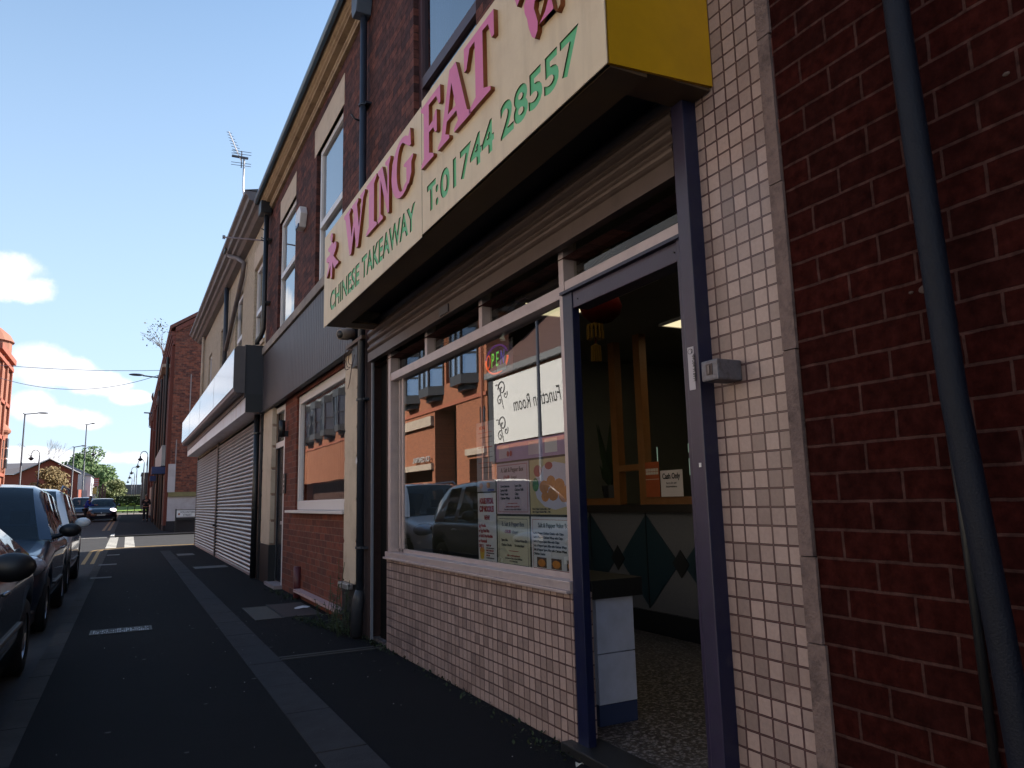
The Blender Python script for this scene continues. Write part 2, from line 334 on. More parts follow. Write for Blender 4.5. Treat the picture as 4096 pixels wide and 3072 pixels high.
brick_orange = brickmat('orange_brick', 'y', .225, .075, .005, (.40, .15, .075), (.30, .11, .06), (.28, .14, .09), bump=.4, var=.15, vscale=10)
brick_orange_x = brickmat('orange_brick_side', 'x', .225, .075, .005, (.40, .15, .075), (.30, .11, .06), (.28, .14, .09), bump=.4, var=.15, vscale=10)
terracotta = mat('terracotta', (.34, .135, .085), .8, var=.2, vscale=2, dirt=(.25, .09, .06), dirtamt=.5)
slate = mat('roof_slate', (.07, .065, .07), .7, var=.3, vscale=8)
browntile = mat('brown_roof_tile', (.10, .05, .04), .8, var=.25, vscale=8)
cream_stone = mat('cream_painted_stone', (.50, .40, .31), .75, var=.08, vscale=8, bump=.3, bscale=50, dirt=(.20, .13, .09), dirtamt=.35, dirtscale=3)
sand_stone = mat('golden_stone', (.34, .235, .145), .8, var=.25, vscale=3, bump=.4, bscale=40, dirt=(.10, .05, .03), dirtamt=.6, dirtscale=4)
upvc = mat('white_upvc', (.62, .58, .58), .35, var=.04)
alu = mat('pinkish_aluminium', (.44, .36, .36), .42, metal=.35, var=.1, vscale=12, dirt=(.25, .2, .2), dirtamt=.3, dirtscale=9)
blue = mat('navy_gloss_paint', (.005, .0075, .034), .34, var=.25, vscale=9, bump=.04, bscale=60, coat=.0, dirt=(.03, .03, .045), dirtamt=.35, dirtscale=14)
blue_lit_worn = mat('worn_violet_lit_paint', (.030, .022, .050), .36, var=.3, vscale=9, bump=.06, bscale=60, dirt=(.03, .03, .05), dirtamt=.5, dirtscale=10)
black = mat('black_paint', (.010, .010, .012), .45, var=.2)
pipe_black = mat('black_pipe_paint', (.012, .013, .016), .38, var=.25, vscale=20)
pipe_blue = mat('slate_blue_pipe_paint', (.024, .030, .046), .42, var=.25, vscale=14, bump=.15, bscale=120, dirt=(.02, .02, .025), dirtamt=.4, dirtscale=8)
darkm = mat('dark_interior', (.012, .011, .011), .9)
mouldm = mat('dark_timber', (.05, .022, .028), .45, var=.2)
glass_vent = glassmat('vent_glass', 1.25, (.7, .72, .68))
glass_shop = glassmat('shop_glass', 2.25, (.80, .84, .82))
glass_up = glassmat('window_glass', 4.4, (.55, .62, .7), wav=.10)
glass_far = glassmat('far_window_glass', 2.4, (.4, .45, .5))

# ------------------------------------------------------------------ the setting
def sheet(name, x0, x1, y0, y1, dz, m, kind='structure', **k):
    ys = sorted({y0, y1, *[v for v in (25., 126.6) if y0 < v < y1]}); mb = MB()
    for i in range(len(ys)-1):
        a, b = gz(ys[i])+dz, gz(ys[i+1])+dz
        mb.quad((x0, ys[i], a), (x1, ys[i], a), (x1, ys[i+1], b), (x0, ys[i+1], b))
    return mb.build(name, m, kind=kind, **k)
def slab(mb, pts, z0, z1):
    return mb.prism(pts, 'z', z0, z1)
sheet('ground', -420, 420, -60, 900, -.16, earth)
mb = MB()
for a, b in ((-40, 21), (21, 26), (26, 88)): mb.quad((-8.62, a, rz(a)), (-.60, a, rz(a)), (-.60, b, rz(b)), (-8.62, b, rz(b)))
mb.quad((-.60, 26, rz(26)), (60, 26, rz(26)), (60, 35.4, rz(35.4)), (-.60, 35.4, rz(35.4)))
mb.build('road', roadm, kind='structure')
def arc(cx, cy, r, a0, a1, n=8): return [(cx+r*math.cos(R(a0+(a1-a0)*i/n)), cy+r*math.sin(R(a0+(a1-a0)*i/n))) for i in range(n+1)]
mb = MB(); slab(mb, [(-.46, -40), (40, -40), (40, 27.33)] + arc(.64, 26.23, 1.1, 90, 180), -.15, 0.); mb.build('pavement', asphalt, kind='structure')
mb = MB(); A = arc(.64, 26.23, 1.1, 180, 90); Bq = arc(.64, 26.23, 1.24, 90, 180)
slab(mb, [(-.46, -40)] + A + [(40, 27.33), (40, 27.47)] + Bq + [(-.60, -40)], -.15, .003); mb.build('kerb', kerbm, kind='structure')
# joints between kerb stones
mb = MB()
for i in range(40): mb.box(-.601, -.459, -3+i*.76, -2.988+i*.76, -.09, .0045)
mb.build('kerb_joints', mat('kerb_joint', (.012, .011, .011), .9), kind='structure')
mb = MB(); zs = (.05,)
for (ya, yb) in ((35.5, 60), (60, 88)):
    mb.v += [(-.5, ya, gz(ya)), (40 if ya < 40 else 6, ya, gz(ya)), (40 if ya < 40 else 6, yb, gz(yb)), (-.5, yb, gz(yb)), (-.5, ya, gz(ya)-.2), (-.5, yb, gz(yb)-.2)]
    n = len(mb.v)-6; mb.f += [(n, n+1, n+2, n+3), (n, n+3, n+5, n+4)]
mb.build('pavement_beyond_side_road', asphalt, kind='structure')
sheet('kerb_beyond_side_road', -.64, -.49, 35.4, 88, .006, kerbm)
sheet('opposite_pavement', -11.2, -8.6, -40, 92, 0., flagm)
mb = MB(); mb.box(-8.75, -8.6, -40, 28, -.15, .004); mb.build('opposite_kerb', kerbm, kind='structure')
mb = MB(); random.seed(3); y = -2.
while y < 24.2:
    h = random.uniform(.55, .95); mb.box(.905, 1.17, y, min(y+h-.012, 24.3), -.01, .005+random.uniform(0, .002)); y += h
mb.build('flagstone_strip', flagm, kind='structure')
# road markings
mb = MB()
for cx in (-.42, .13):
    for i in range(9):
        y0 = 27.75+i*.84; mb.quad((cx-.16, y0, rz(y0)+.004), (cx+.15, y0, rz(y0)+.004), (cx+.15, y0+.5, rz(y0+.5)+.004), (cx-.16, y0+.5, rz(y0+.5)+.004))
mb.build('crossing_studs', whitepaint, kind='structure')
mb = MB()
for dr in (.22, .42):
    pts = [(-.60-dr+.1, 21.5), (-.60-dr+.1, 25.9)] + arc(.64, 26.23, 1.24+dr-.1, 180, 90, 12) + [(14, 27.37+dr)]
    for i in range(len(pts)-1):
        p, q = Vector(pts[i]+(0,)), Vector(pts[i+1]+(0,)); d = (q-p).normalized(); nn = Vector((-d.y, d.x, 0))*.045
        mb.quad(*[(v.x, v.y, rz(v.y)+.0045) for v in (p-nn, q-nn, q+nn, p+nn)])
mb.build('double_yellow_lines', yellowpaint, kind='structure')
mb = MB()
for x in (-.86, -1.1):
    for a, b in ((43, 60), (60, 87)): mb.quad((x, a, rz(a)+.004), (x+.13, a, rz(a)+.004), (x+.13, b, rz(b)+.004), (x, b, rz(b)+.004))
mb.build('far_yellow_lines', mat('worn_yellow_paint', (.30, .17, .07), .85, dirt=(.1, .07, .05), dirtamt=.7, dirtscale=3), kind='structure')
mb = MB(); mb.quad((-8.4, 35.15, rz(35.2)+.004), (-.7, 35.15, rz(35.2)+.004), (-.7, 35.3, rz(35.3)+.004), (-8.4, 35.3, rz(35.3)+.004)); mb.build('stop_line', whitepaint, kind='structure')
mb = MB(); mb.box(-.58, -.44, 35.2, 38.5, 0, gz(37)+.012); mb.build('pale_kerb_end', whitepaint, kind='structure')

# ------------------------------------------------------------------ near brick building (right edge of view)
D = 2.05
b0 = thing('brick_building', 'dark red brick wall with pale mortar filling the right edge, behind the leaning downpipe', 'building', (4, -3, 0))
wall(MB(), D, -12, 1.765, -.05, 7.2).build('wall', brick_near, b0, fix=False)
MB().box(D+.01, 10, -12, 1.70, -.1, 7.1).build('wall', mat('dull_brick_core', (.05, .02, .018), .9), b0)
MB().prism([(D-.15, 7.2), (6, 9.1), (10, 7.2)], 'y', -12, 1.72).build('roof', slate, b0)
random.seed(5)
for (y, z, s) in ((1.29, 1.83, .022), (1.335, 1.83, .008), (.98, 1.97, .014), (.93, 1.50, .03), (1.0, 2.35, .01)):
    MB().ell((D-.002, y, z), (.004, s, s*.6), 8, 6).build('mortar_splash', mat('mortar_stain', (.07, .045, .04), .9), b0)

# leaning rainwater pipe on the near wall
pb = thing('downpipe', 'large slate blue downpipe leaning down the dark red brick wall', 'drainpipe', (1.93, 1.16, 0), 'rainwater pipes on the terrace')
MB().tube([(1.93, 1.215, 4.4), (1.93, 1.205, 2.6), (1.925, 1.17, 1.5), (1.925, 1.125, .9), (1.92, 1.09, .35), (1.92, 1.08, .02)], .034, 18).build('pipe', mat('dark_slate_pipe_paint', (.0045, .0060, .0135), .6, var=.3, vscale=20, bump=.25, bscale=160, spec=.25), pb, True)
MB().tube([(2.035, 1.30, 4.4), (2.035, 1.285, 2.2), (2.035, 1.25, 1.2), (2.03, 1.235, .02)], .012, 10).build('thin_dark_tube', black, pb, True)  # thin dark tube following the dark band beside the pipe

# ------------------------------------------------------------------ takeaway building
b1 = thing('takeaway_building', 'narrow brick shop building with mosaic tiled front, blue door frame and yellow sign', 'building', (5, 4.4, 0))
TA0, TA1 = 1.76, 7.12
wall(MB(), D, 1.765, TA1, 2.55, 6.62, [(1.78, 6.84, 2.549, 3.3), (4.35, 5.66, 4.0, 5.95)], .14).build('wall', brick_dark, b1, fix=False)
# shell around the shop interior
mb = MB(); mb.box(D+.15, 9.5, TA0+.03, 1.95, -.1, 3.2); mb.box(D+.15, 9.5, 6.95, TA1, -.1, 3.2); mb.box(9.3, 9.5, 1.95, 6.95, -.1, 3.2)
mb.build('interior_wall', mat('shop_plaster', (.13, .125, .10), .8, var=.15), b1)
MB().box(D+.16, 9.28, 1.955, 6.945, 2.80, 2.9).build('ceiling', mat('ceiling_tiles', (.22, .21, .17), .8), b1)
MB().box(D+.02, 9.28, 1.955, 6.945, -.1, .028).build('shop_floor', mat('terrazzo', (.05, .038, .038), .5, var=.9, vscale=90, dirt=(.42, .38, .38), dirtamt=.9, dirtscale=48), b1)
MB().box(D+.01, 10, TA0+.02, TA1-.01, 3.35, 6.55).build('upper_storey', darkm, b1) if 0 else None
mb = MB(); mb.box(D+.30, 10, TA0+.02, TA1-.01, 3.31, 6.58); mb.build('upper_rooms', mat('dark_room', (.03, .028, .03), .9), b1)
# tiled surfaces
MB().box(D-.001, D+.1, 1.83, 2.192, -.05, 5.4).build('tiled_pillar', tile, b1)
MB().box(D, D+.12, 3.322, 6.405, -.05, .762).build('tiled_stall_riser', tile, b1)
mb = MB()
random.seed(2)
z = -.02
while z < 5.4:
    h = random.uniform(.25, .8); dy = random.uniform(-.006, .006) + (-.02 if z < .62 else 0); mb.box(D-.012, D+.05, 1.768+dy, 1.826, z, z+h-.004); z += h
mb.build('edge_trim', mat('old_painted_trim', (.17, .115, .105), .85, var=.3, vscale=20, bump=.6, bscale=90, dirt=(.04, .025, .025), dirtamt=.7, dirtscale=12), b1)
# blue post, door frame
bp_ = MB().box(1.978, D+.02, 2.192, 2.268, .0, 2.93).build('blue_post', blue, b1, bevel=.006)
bp_.data.materials.append(blue_lit_worn)
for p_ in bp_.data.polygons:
    if p_.normal.x < -.7: p_.material_index = 1  # front faces coloured violet for the light reflected on the post
dr = MB().box(D-.005, D+.11, 2.27, 2.362, .03, 2.36).build('door_jamb', blue_lit_worn, b1, bevel=.004)
PF = 1.978
MB().box(PF-.002, PF-.0002, 2.217, 2.253, 1.662, 1.836).build('service_sticker', mat('sticker_white', (.42, .38, .42), .5), bp_)
text('01204 918991', .0235, '-x', (PF-.003, 2.226, 1.800), black, bp_, rot=-math.pi/2, sx=.80)
text('SALES · SERVICE · REPAIR', .0125, '-x', (PF-.003, 2.219, 1.805), black, bp_, rot=-math.pi/2, sx=.80)
MB().tube([(PF-.0025, 2.236+.0135*math.cos(t*.5236), 1.818+.0105*math.sin(t*.5236)) for t in range(13)], .0009, 5, False).build('sticker_logo', black, bp_)
text('UK', .013, '-x', (PF-.003, 2.231, 1.826), black, bp_, rot=-math.pi/2)
MB().box(PF-.003, PF-.0002, 2.214, 2.226, 1.355, 1.372).build('small_white_label', upvc, bp_)
MB().box(D-.002, 2.094, 3.217, 3.312, .03, 2.34).build('door_jamb', blue, b1, bevel=.004)
MB().box(D+.004, D+.10, 2.365, 3.215, 2.245, 2.335).build('door_head', blue_lit_worn, b1, bevel=.004)
MB().box(D-.02, D+.12, 2.27, 3.312, 2.336, 2.352).build('door_head_drip', blue, b1)
MB().box(1.985, D+.13, 2.20, 3.38, -.02, .045).build('threshold', black, b1, bevel=.006)
for y_, z_ in ((3.165, 2.285), (2.385, 2.29), (3.10, 2.345), (2.80, 2.345), (2.55, 2.345)): MB().ell((D+.002, y_, z_), (.004, .004, .004), 6, 5).build('screw_head', black, b1)
# aluminium shop window frame
mb = MB(); mb.box(2.015, 2.16, 3.322, 6.41, .762, .778); mb.box(2.035, 2.16, 3.322, 6.41, .778, .822); mb.build('window_sill', alu, b1, bevel=.003)
mb = MB(); mb.box(2.06, 2.15, 6.335, 6.405, .822, 2.62); mb.box(2.06, 2.15, 3.312, 3.362, .822, 2.70); mb.box(2.065, 2.15, 3.362, 6.335, 2.335, 2.405); mb.box(2.065, 2.15, 2.268, 3.312, 2.352, 2.42)
for y_ in (5.45, 4.41): mb.box(2.068, 2.145, y_-.025, y_+.025, 2.405, 2.72)
mb.build('window_frame', alu, b1, bevel=.003)
mb = MB(); mb.box(2.12, 2.15, 6.24, 6.275, .822, 2.335); mb.box(2.12, 2.15, 6.16, 6.20, .822, 2.335); mb.box(2.12, 2.16, 3.362, 6.335, .822, .85); mb.build('inner_frame', alu, b1)
MB().quad((2.128, 3.36, .85), (2.128, 6.33, .85), (2.128, 6.33, 2.34), (2.128, 3.36, 2.34)).build('window_pane', glass_shop, b1, fix=False)
vm_ = mat('vent_brown', (.085, .065, .05), .5)
for a, b in ((6.33, 5.48), (5.42, 4.44), (4.38, 3.36), (3.31, 2.28)):
    fl = MB().quad((2.13, a, 2.70), (2.13, b, 2.70), (2.13, b, 2.42), (2.13, a, 2.42)).build('transom_light', glass_vent, b1, fix=False)
    mb = MB(); mb.tube([(2.16, a-.02, 2.43), (2.42, a-.02, 2.66)], .012, 6); mb.tube([(2.16, b+.02, 2.43), (2.42, b+.02, 2.66)], .012, 6); mb.box(2.37, 2.45, b+.02, a-.02, 2.60, 2.68); mb.box(2.15, 2.18, b+.02, a-.02, 2.42, 2.45)
    mb.build('hopper_frame', vm_, b1)
    MB().ell((2.2, a-.32, 2.52), (.02, .07, .012), 8, 6).build('hopper_catch', black, b1)
# rolled security shutter over the window
sh = thing('roller_shutter', 'brown steel roller shutter rolled up under the yellow sign', 'shutter', (2.0, 4.5, 2.6), 'roller shutters')
pr = []
z = 2.665
pts = [(2.01, 2.585), (1.985, 2.585), (1.985, 2.668), (2.0, 2.672)]
for i in range(4):
    for k in range(7): t = k/6*math.pi; pts.append((2.0-.022*math.sin(t), z+.01+i*.078+.066*k/6))
pts += [(2.04, z+.33), (2.04, 2.585)]
MB().prism(pts, 'y', 2.275, 6.80).build('curtain', mat('brown_shutter_steel', (.085, .058, .050), .5, metal=.3, var=.2, vscale=12, dirt=(.05, .035, .03), dirtamt=.5, dirtscale=9), sh)
MB().box(1.975, 1.984, 4.76, 4.93, 2.595, 2.655).build('maker_plate', mat('plate_grey', (.045, .04, .05), .4), sh)
MB().box(2.12, 2.16, 6.41, 6.80, -.03, 2.9).build('guide_recess', mat('guide_black', (.004, .004, .005), .8, spec=.1), sh)
MB().box(2.055, 2.12, 6.405, 6.42, -.03, 2.6).build('guide_cheek', mat('pinkish_brick_edge', (.07, .04, .035), .8, var=.4, vscale=30), sh)
MB().box(2.03, 2.05, 6.802, 6.83, -.03, 2.84).build('guide_angle', mat('galvanised_grey', (.26, .28, .34), .4, metal=.5), sh)
MB().box(2.0, 2.05, 6.44, 6.80, -.03, .0).build('guide_foot', black, sh)
# key switch
ks = thing('key_switch', 'grey metal shutter key switch box on the tiled pillar', 'key switch', (D, 2.12, 1.67))
MB().box(1.925, D-.002, 2.035, 2.125, 1.672, 1.752).build('housing', mat('pitted_zinc', (.17, .16, .18), .5, metal=.6, var=.3, vscale=40, bump=.4, bscale=90, dirt=(.06, .04, .035), dirtamt=.6, dirtscale=25), ks, bevel=.008)
MB().box(1.9225, 1.927, 2.062, 2.094, 1.694, 1.736).build('key_slot', mat('slot_dark', (.05, .03, .03), .5), ks)
MB().box(1.919, 1.9235, 2.073, 2.083, 1.700, 1.730).build('shutter_flap', mat('flap_grey', (.14, .12, .12), .4, metal=.5), ks)

# upstairs window of the takeaway
w0 = thing('upstairs_window', 'maroon framed upstairs window behind the yellow sign board', 'window', (2.2, 5, 4.0), 'upstairs windows')
mb = MB()
for a, b, c, d in ((4.35, 4.42, 4.0, 5.95), (5.58, 5.66, 4.0, 5.95), (4.42, 5.58, 4.0, 4.09), (4.42, 5.58, 5.87, 5.95), (4.42, 5.58, 4.80, 4.90)): mb.box(2.10, 2.17, a, b, c, d)
mb.build('frame', mouldm, w0)
MB().quad((2.13, 4.42, 4.09), (2.13, 5.58, 4.09), (2.13, 5.58, 5.87), (2.13, 4.42, 5.87)).build('pane', glass_up, w0, fix=False)
mb = MB()
for i in range(16): mb.tube([(2.24+.015*math.sin(i*1.9), 5.57-i*.02, 5.85), (2.24+.02*math.sin(i*1.9+1), 5.57-i*.02, 4.1)], .012, 5)
mb.build('curtain', mat('navy_curtain', (.03, .04, .09), .9), w0, True)

# ------------------------------------------------------------------ yellow fascia sign
sg = thing('fascia_sign', 'long cream and yellow box sign lettered in pink and green above the takeaway', 'sign', (1.8, 4.4, 2.86))
SX = 1.523
signface = mat('cream_sign_face', (.64, .50, .335), .5, var=.07, vscale=3, streak=.30, dirt=(.45, .30, .17), dirtamt=.35, dirtscale=2.5)
signyel = mat('yellow_sign_end', (.56, .29, .0), .45, var=.1, vscale=5, dirt=(.30, .16, .0), dirtamt=.4)
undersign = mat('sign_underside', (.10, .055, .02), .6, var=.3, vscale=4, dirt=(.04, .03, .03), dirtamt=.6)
MB().prism([(SX+.012, 2.870), (D-.002, 2.903), (D-.002, 3.74), (SX+.012, 3.74)], 'y', 2.082, 2.094).build('side_panel', signyel, sg)
MB().box(SX+.022, D-.002, 6.63, 6.645, 2.87, 3.70).build('side_panel', signface, sg)
mb = MB(); mb.box(SX+.022, 1.72, 2.094, 6.63, 2.864, 2.882); mb.box(1.72, 1.735, 2.094, 6.63, 2.882, 3.0); mb.box(1.72, D-.01, 2.094, 2.26, 2.886, 2.90); mb.box(1.72, D-.01, 6.45, 6.63, 2.872, 2.89)
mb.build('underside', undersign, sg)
MB().box(SX+.03, D-.005, 2.10, 6.625, 3.66, 3.69).build('top_sheet', mat('sign_top', (.2, .2, .2), .6), sg)
MB().box(1.76, 2.03, 2.28, 6.44, 2.99, 3.3).build('shutter_roll_box', mat('roll_dark', (.03, .025, .025), .7), sg)
def rect(a, b, c, d): return [(a, c), (b, c), (b, d), (a, d)]
def text_splines(s, size, x, z, sx, off=0.):
    """outline loops of a text in sign coordinates (u = -y to the right, v = z)"""
    cu = bpy.data.curves.new('t', 'FONT'); cu.body = s; cu.size = size; cu.resolution_u = 3; cu.offset = off
    ob = bpy.data.objects.new('tmp', cu); COL.objects.link(ob)
    bpy.ops.object.select_all(action='DESELECT'); ob.select_set(True); bpy.context.view_layer.objects.active = ob
    bpy.ops.object.convert(target='CURVE'); c = ob.data; loops = []
    for sp in c.splines:
        P = sp.bezier_points; n = len(P); lp = []
        for i in range(n):
            p, q = P[i], P[(i+1) % n]
            st = (p.handle_right-p.co).length < 1e-6 and (q.handle_left-q.co).length < 1e-6
            ks_ = (0,) if st else (0, .25, .5, .75)
            for t in ks_:
                b = (1-t)**3*p.co + 3*(1-t)**2*t*p.handle_right + 3*(1-t)*t*t*q.handle_left + t**3*q.co
                lp.append((x+b.x*sx, z+b.y))
        loops.append(lp)
    bpy.data.objects.remove(ob); return loops
def loops_w(loops):
    xs = [p[0] for l in loops for p in l]; return min(xs), max(xs)
def fit(s, size, ya, yb, z0, z1):
    """text loops fitted into y from ya (left) to yb (right), z0..z1"""
    L_ = text_splines(s, size, 0, 0, 1, .045); a, b = loops_w(L_); zz = [p[1] for l in L_ for p in l]; c, d = min(zz), max(zz)
    return [[(-ya + (p[0]-a)/(b-a)*(ya-yb), z0+(p[1]-c)/(d-c)*(z1-z0)) for p in l] for l in L_]
def grow(lps, d):
    out = []
    for lp in lps:
        lp = [p for i, p in enumerate(lp) if (Vector(p)-Vector(lp[i-1])).length > 1e-6]; n = len(lp); q = []
        for i in range(n):
            a, b, c = Vector(lp[i-1]), Vector(lp[i]), Vector(lp[(i+1) % n]); e1 = (b-a).normalized(); e2 = (c-b).normalized()
            n1 = Vector((-e1.y, e1.x)); n2 = Vector((-e2.y, e2.x)); m_ = n1+n2
            m_ = m_/max(m_.length_squared, .8)*2 if m_.length > 1e-4 else n1
            q.append((b.x+m_.x*d, b.y+m_.y*d))
        out.append(q)
    return out
def area(lp): return sum(lp[i-1][0]*lp[i][1]-lp[i][0]*lp[i-1][1] for i in range(len(lp)))/2
g1 = fit('CHINESE', 1, 6.40, 5.47, 2.952, 3.112) + fit('TAKEAWAY', 1, 5.385, 4.20, 2.962, 3.122)
g2 = fit('T:', 1, 3.966, 3.80, 2.972, 3.132) + fit('01744', 1, 3.755, 3.057, 2.972, 3.13) + fit('28557', 1, 2.968, 2.277, 2.975, 3.14)
for g_ in (g1, g2):
    big = max(g_, key=lambda l: abs(area(l))); sgn_ = -1 if area(big) > 0 else 1
    g_[:] = grow(g_, sgn_*.0085)
plates = [([rect(-6.648, -4.066, 2.852, 3.715)] + g1, 'face_panel'), ([rect(-4.060, -2.080, 2.866, 3.745)] + g2, 'face_panel')]
for lp, nm in plates:
    me = poly_me(lp, .0025, '-x', (SX+.0025, 0, 0)); 
    o = link_mesh(me, nm, signface, sg)
    me.materials.append(mat('shaded_cut_edge', (.02, .03, .018), .8))  # walls of the letter cuts painted dark for shade in the recess
    for p in me.polygons:
        if abs(p.normal.x) < .5 and 2.9 < (p.center.z+ORG[sg].z) < 3.3 and -6.5 < -(p.center.y+ORG[sg].y) < -2.2: p.material_index = 1
greenm = mat('green_backing', (.10, .42, .17), .45, var=.1)
MB().box(SX+.006, SX+.010, 2.20, 6.50, 2.93, 3.16).build('green_backing', greenm, sg)
MB().box(SX+.030, SX+.034, 2.10, 6.60, 2.90, 3.64).build('backing_sheet', darkm, sg)
pink = mat('pink_acrylic', (.62, .12, .27), .4, var=.05)
pinkedge = mat('pink_letter_side', (.22, .06, .012), .5)
def letter(nm, loops, ya, yb, z0, z1):
    lp = [[(-ya + p[0]*(ya-yb), z0+p[1]*(z1-z0)) for p in l] for l in loops]
    me = poly_me(lp, .012, '-x', (SX-.012, 0, 0)); o = link_mesh(me, nm, pink, sg)
    me.materials.append(pinkedge)
    for p in me.polygons:
        if p.normal.x > -.5: p.material_index = 1
LW = [[(0, 1), (.34, 1), (.34, .95), (.275, .9), (.40, .34), (.50, .74), (.455, .9), (.40, .95), (.40, 1), (.70, 1), (.70, .95), (.64, .9), (.745, .36), (.86, .87), (.79, .95), (.79, 1), (1, 1), (1, .95), (.93, .88), (.70, 0), (.62, 0), (.525, .50), (.38, 0), (.30, 0), (.075, .88), (0, .95)]]
LI = [[(.03, 1), (.97, 1), (.97, .95), (.74, .87), (.74, .13), (1, .05), (1, 0), (0, 0), (0, .05), (.26, .13), (.26, .87), (.03, .95)]]
LN = [[(0, 1), (.38, 1), (.80, .36), (.80, .87), (.62, .95), (.62, 1), (1.04, 1), (1.04, .95), (.92, .87), (.92, 0), (.80, 0), (.24, .78), (.24, .13), (.42, .05), (.42, 0), (0, 0), (0, .05), (.12, .13), (.12, .87), (0, .95)]]
LG = [[(.5+.5*math.cos(R(a)), .5+.51*math.sin(R(a))) for a in range(52, 309, 16)] + [(.82, .06), (.94, .22), (.94, .40), (1.02, .46), (1.02, .50), (.60, .50), (.60, .46), (.72, .40), (.72, .16)] + [(.50+.24*math.cos(R(a)), .5+.42*math.sin(R(a))) for a in range(300, 44, -16)] + [(.86, .70), (.93, .70), (.90, 1.0), (.84, .94)]]
LF = [[(0, 1), (1, 1), (1, .72), (.92, .72), (.80, .90), (.42, .91), (.42, .56), (.64, .58), (.74, .68), (.82, .68), (.82, .34), (.74, .34), (.64, .46), (.42, .46), (.42, .13), (.64, .05), (.64, 0), (0, 0), (0, .05), (.15, .13), (.15, .87), (0, .95)]]
LA = [[(.40, 1), (.60, 1), (.90, .12), (1, .05), (1, 0), (.52, 0), (.52, .05), (.64, .12), (.60, .28), (.30, .28), (.25, .12), (.37, .05), (.37, 0), (0, 0), (0, .05), (.11, .12)], [(.335, .37), (.575, .37), (.455, .78)]]
LT = [[(0, 1), (1, 1), (1, .66), (.92, .66), (.82, .90), (.64, .91), (.64, .13), (.86, .05), (.86, 0), (.16, 0), (.16, .05), (.38, .13), (.38, .91), (.20, .90), (.08, .66), (0, .66)]]
for L_, ya, yb, z0, z1 in ((LW, 5.86, 5.24, 3.235, 3.632), (LI, 5.20, 4.93, 3.235, 3.632), (LN, 4.905, 4.625, 3.228, 3.625), (LG, 4.59, 4.165, 3.237, 3.635), (LF, 4.01, 3.69, 3.26, 3.655), (LA, 3.735, 3.27, 3.258, 3.662), (LT, 3.345, 2.975, 3.262, 3.670)):
    letter('pink_letter', L_, ya, yb, z0, z1)
def strokes(sts, nm):
    me = poly_me([[(-p[0], p[1]) for p in s] for s in sts], .012, '-x', (SX-.012, 0, 0)); link_mesh(me, nm, pink, sg); me.materials.append(pinkedge)
    for p in me.polygons:
        if p.normal.x > -.5: p.material_index = 1
# brush character at the left end
strokes([[(6.335, 3.625), (6.30, 3.638), (6.262, 3.628), (6.25, 3.60), (6.262, 3.565), (6.285, 3.55), (6.33, 3.59)],
         [(6.325, 3.535), (6.262, 3.548), (6.235, 3.53), (6.225, 3.515), (6.16, 3.52), (6.118, 3.492), (6.118, 3.46), (6.155, 3.43), (6.215, 3.405), (6.165, 3.37), (6.09, 3.325), (6.035, 3.30), (6.045, 3.285), (6.10, 3.29), (6.175, 3.277), (6.225, 3.33), (6.245, 3.36), (6.25, 3.285), (6.26, 3.222), (6.285, 3.21), (6.315, 3.26), (6.315, 3.345), (6.35, 3.325), (6.405, 3.29), (6.455, 3.265), (6.46, 3.28), (6.41, 3.34), (6.375, 3.395), (6.44, 3.405), (6.475, 3.425), (6.465, 3.455), (6.40, 3.455), (6.34, 3.452), (6.335, 3.475), (6.40, 3.50), (6.415, 3.53)]], 'pink_character')
# brush character at the right end (only its foot is in the photo)
strokes([[(2.73, 3.52), (2.69, 3.55), (2.645, 3.50), (2.665, 3.48), (2.66, 3.44), (2.64, 3.40), (2.625, 3.34), (2.60, 3.285), (2.575, 3.262), (2.55, 3.285), (2.545, 3.325), (2.56, 3.37), (2.575, 3.41), (2.565, 3.44), (2.53, 3.47), (2.50, 3.50), (2.515, 3.56), (2.55, 3.60), (2.63, 3.66), (2.70, 3.63), (2.75, 3.57)],
         [(2.535, 3.43), (2.505, 3.46), (2.47, 3.455), (2.455, 3.42), (2.485, 3.385), (2.52, 3.34), (2.545, 3.31), (2.53, 3.305), (2.48, 3.33), (2.45, 3.37), (2.43, 3.385), (2.41, 3.30), (2.385, 3.268), (2.355, 3.285), (2.35, 3.33), (2.365, 3.37), (2.40, 3.42), (2.42, 3.47), (2.40, 3.53), (2.36, 3.58), (2.42, 3.66), (2.50, 3.62), (2.54, 3.53)]], 'pink_character')

# ------------------------------------------------------------------ things inside the shop
ct = thing('shop_counter', 'shop counter faced with grey panels and teal diamonds', 'counter', (4.3, 5, .03))
MB().box(4.28, 4.9, 1.96, 6.94, .22, 1.10).build('front_panel', mat('grey_speckle_laminate', (.12, .115, .125), .5, var=.25, vscale=50), ct)
MB().box(4.25, 4.9, 1.96, 6.94, .03, .22).build('kickboard', black, ct)
MB().box(4.18, 4.95, 1.96, 6.94, 1.10, 1.17).build('worktop', mat('dark_worktop', (.02, .015, .013), .4), ct)
teal = mat('teal_laminate', (.012, .030, .042), .4); 
for k in range(-3, 2):
    yc = 5.12+k*.93; ysm = 5.585+k*.93
    me = poly_me([[(-ysm, .24), (-ysm-.44, .66), (-ysm, 1.08), (-ysm+.44, .66)]], .002, '-x', (4.275, 0, 0)); link_mesh(me, 'teal_diamond', teal, ct)
    me = poly_me([[(-yc-.93, .54), (-yc-.93-.11, .66), (-yc-.93, .78), (-yc-.93+.11, .66)]], .002, '-x', (4.270, 0, 0)); link_mesh(me, 'black_diamond', black, ct)
    MB().box(4.266, 4.272, ysm-.004, ysm+.004, .24, 1.09).build('panel_joint', black, ct)
pine = mat('varnished_pine', (.19, .075, .022), .45, var=.3, vscale=7, streak=.4)
ps = thing('pine_screen', 'varnished pine serving hatch frame standing on the shop counter', 'screen', (4.3, 4.8, 1.17))
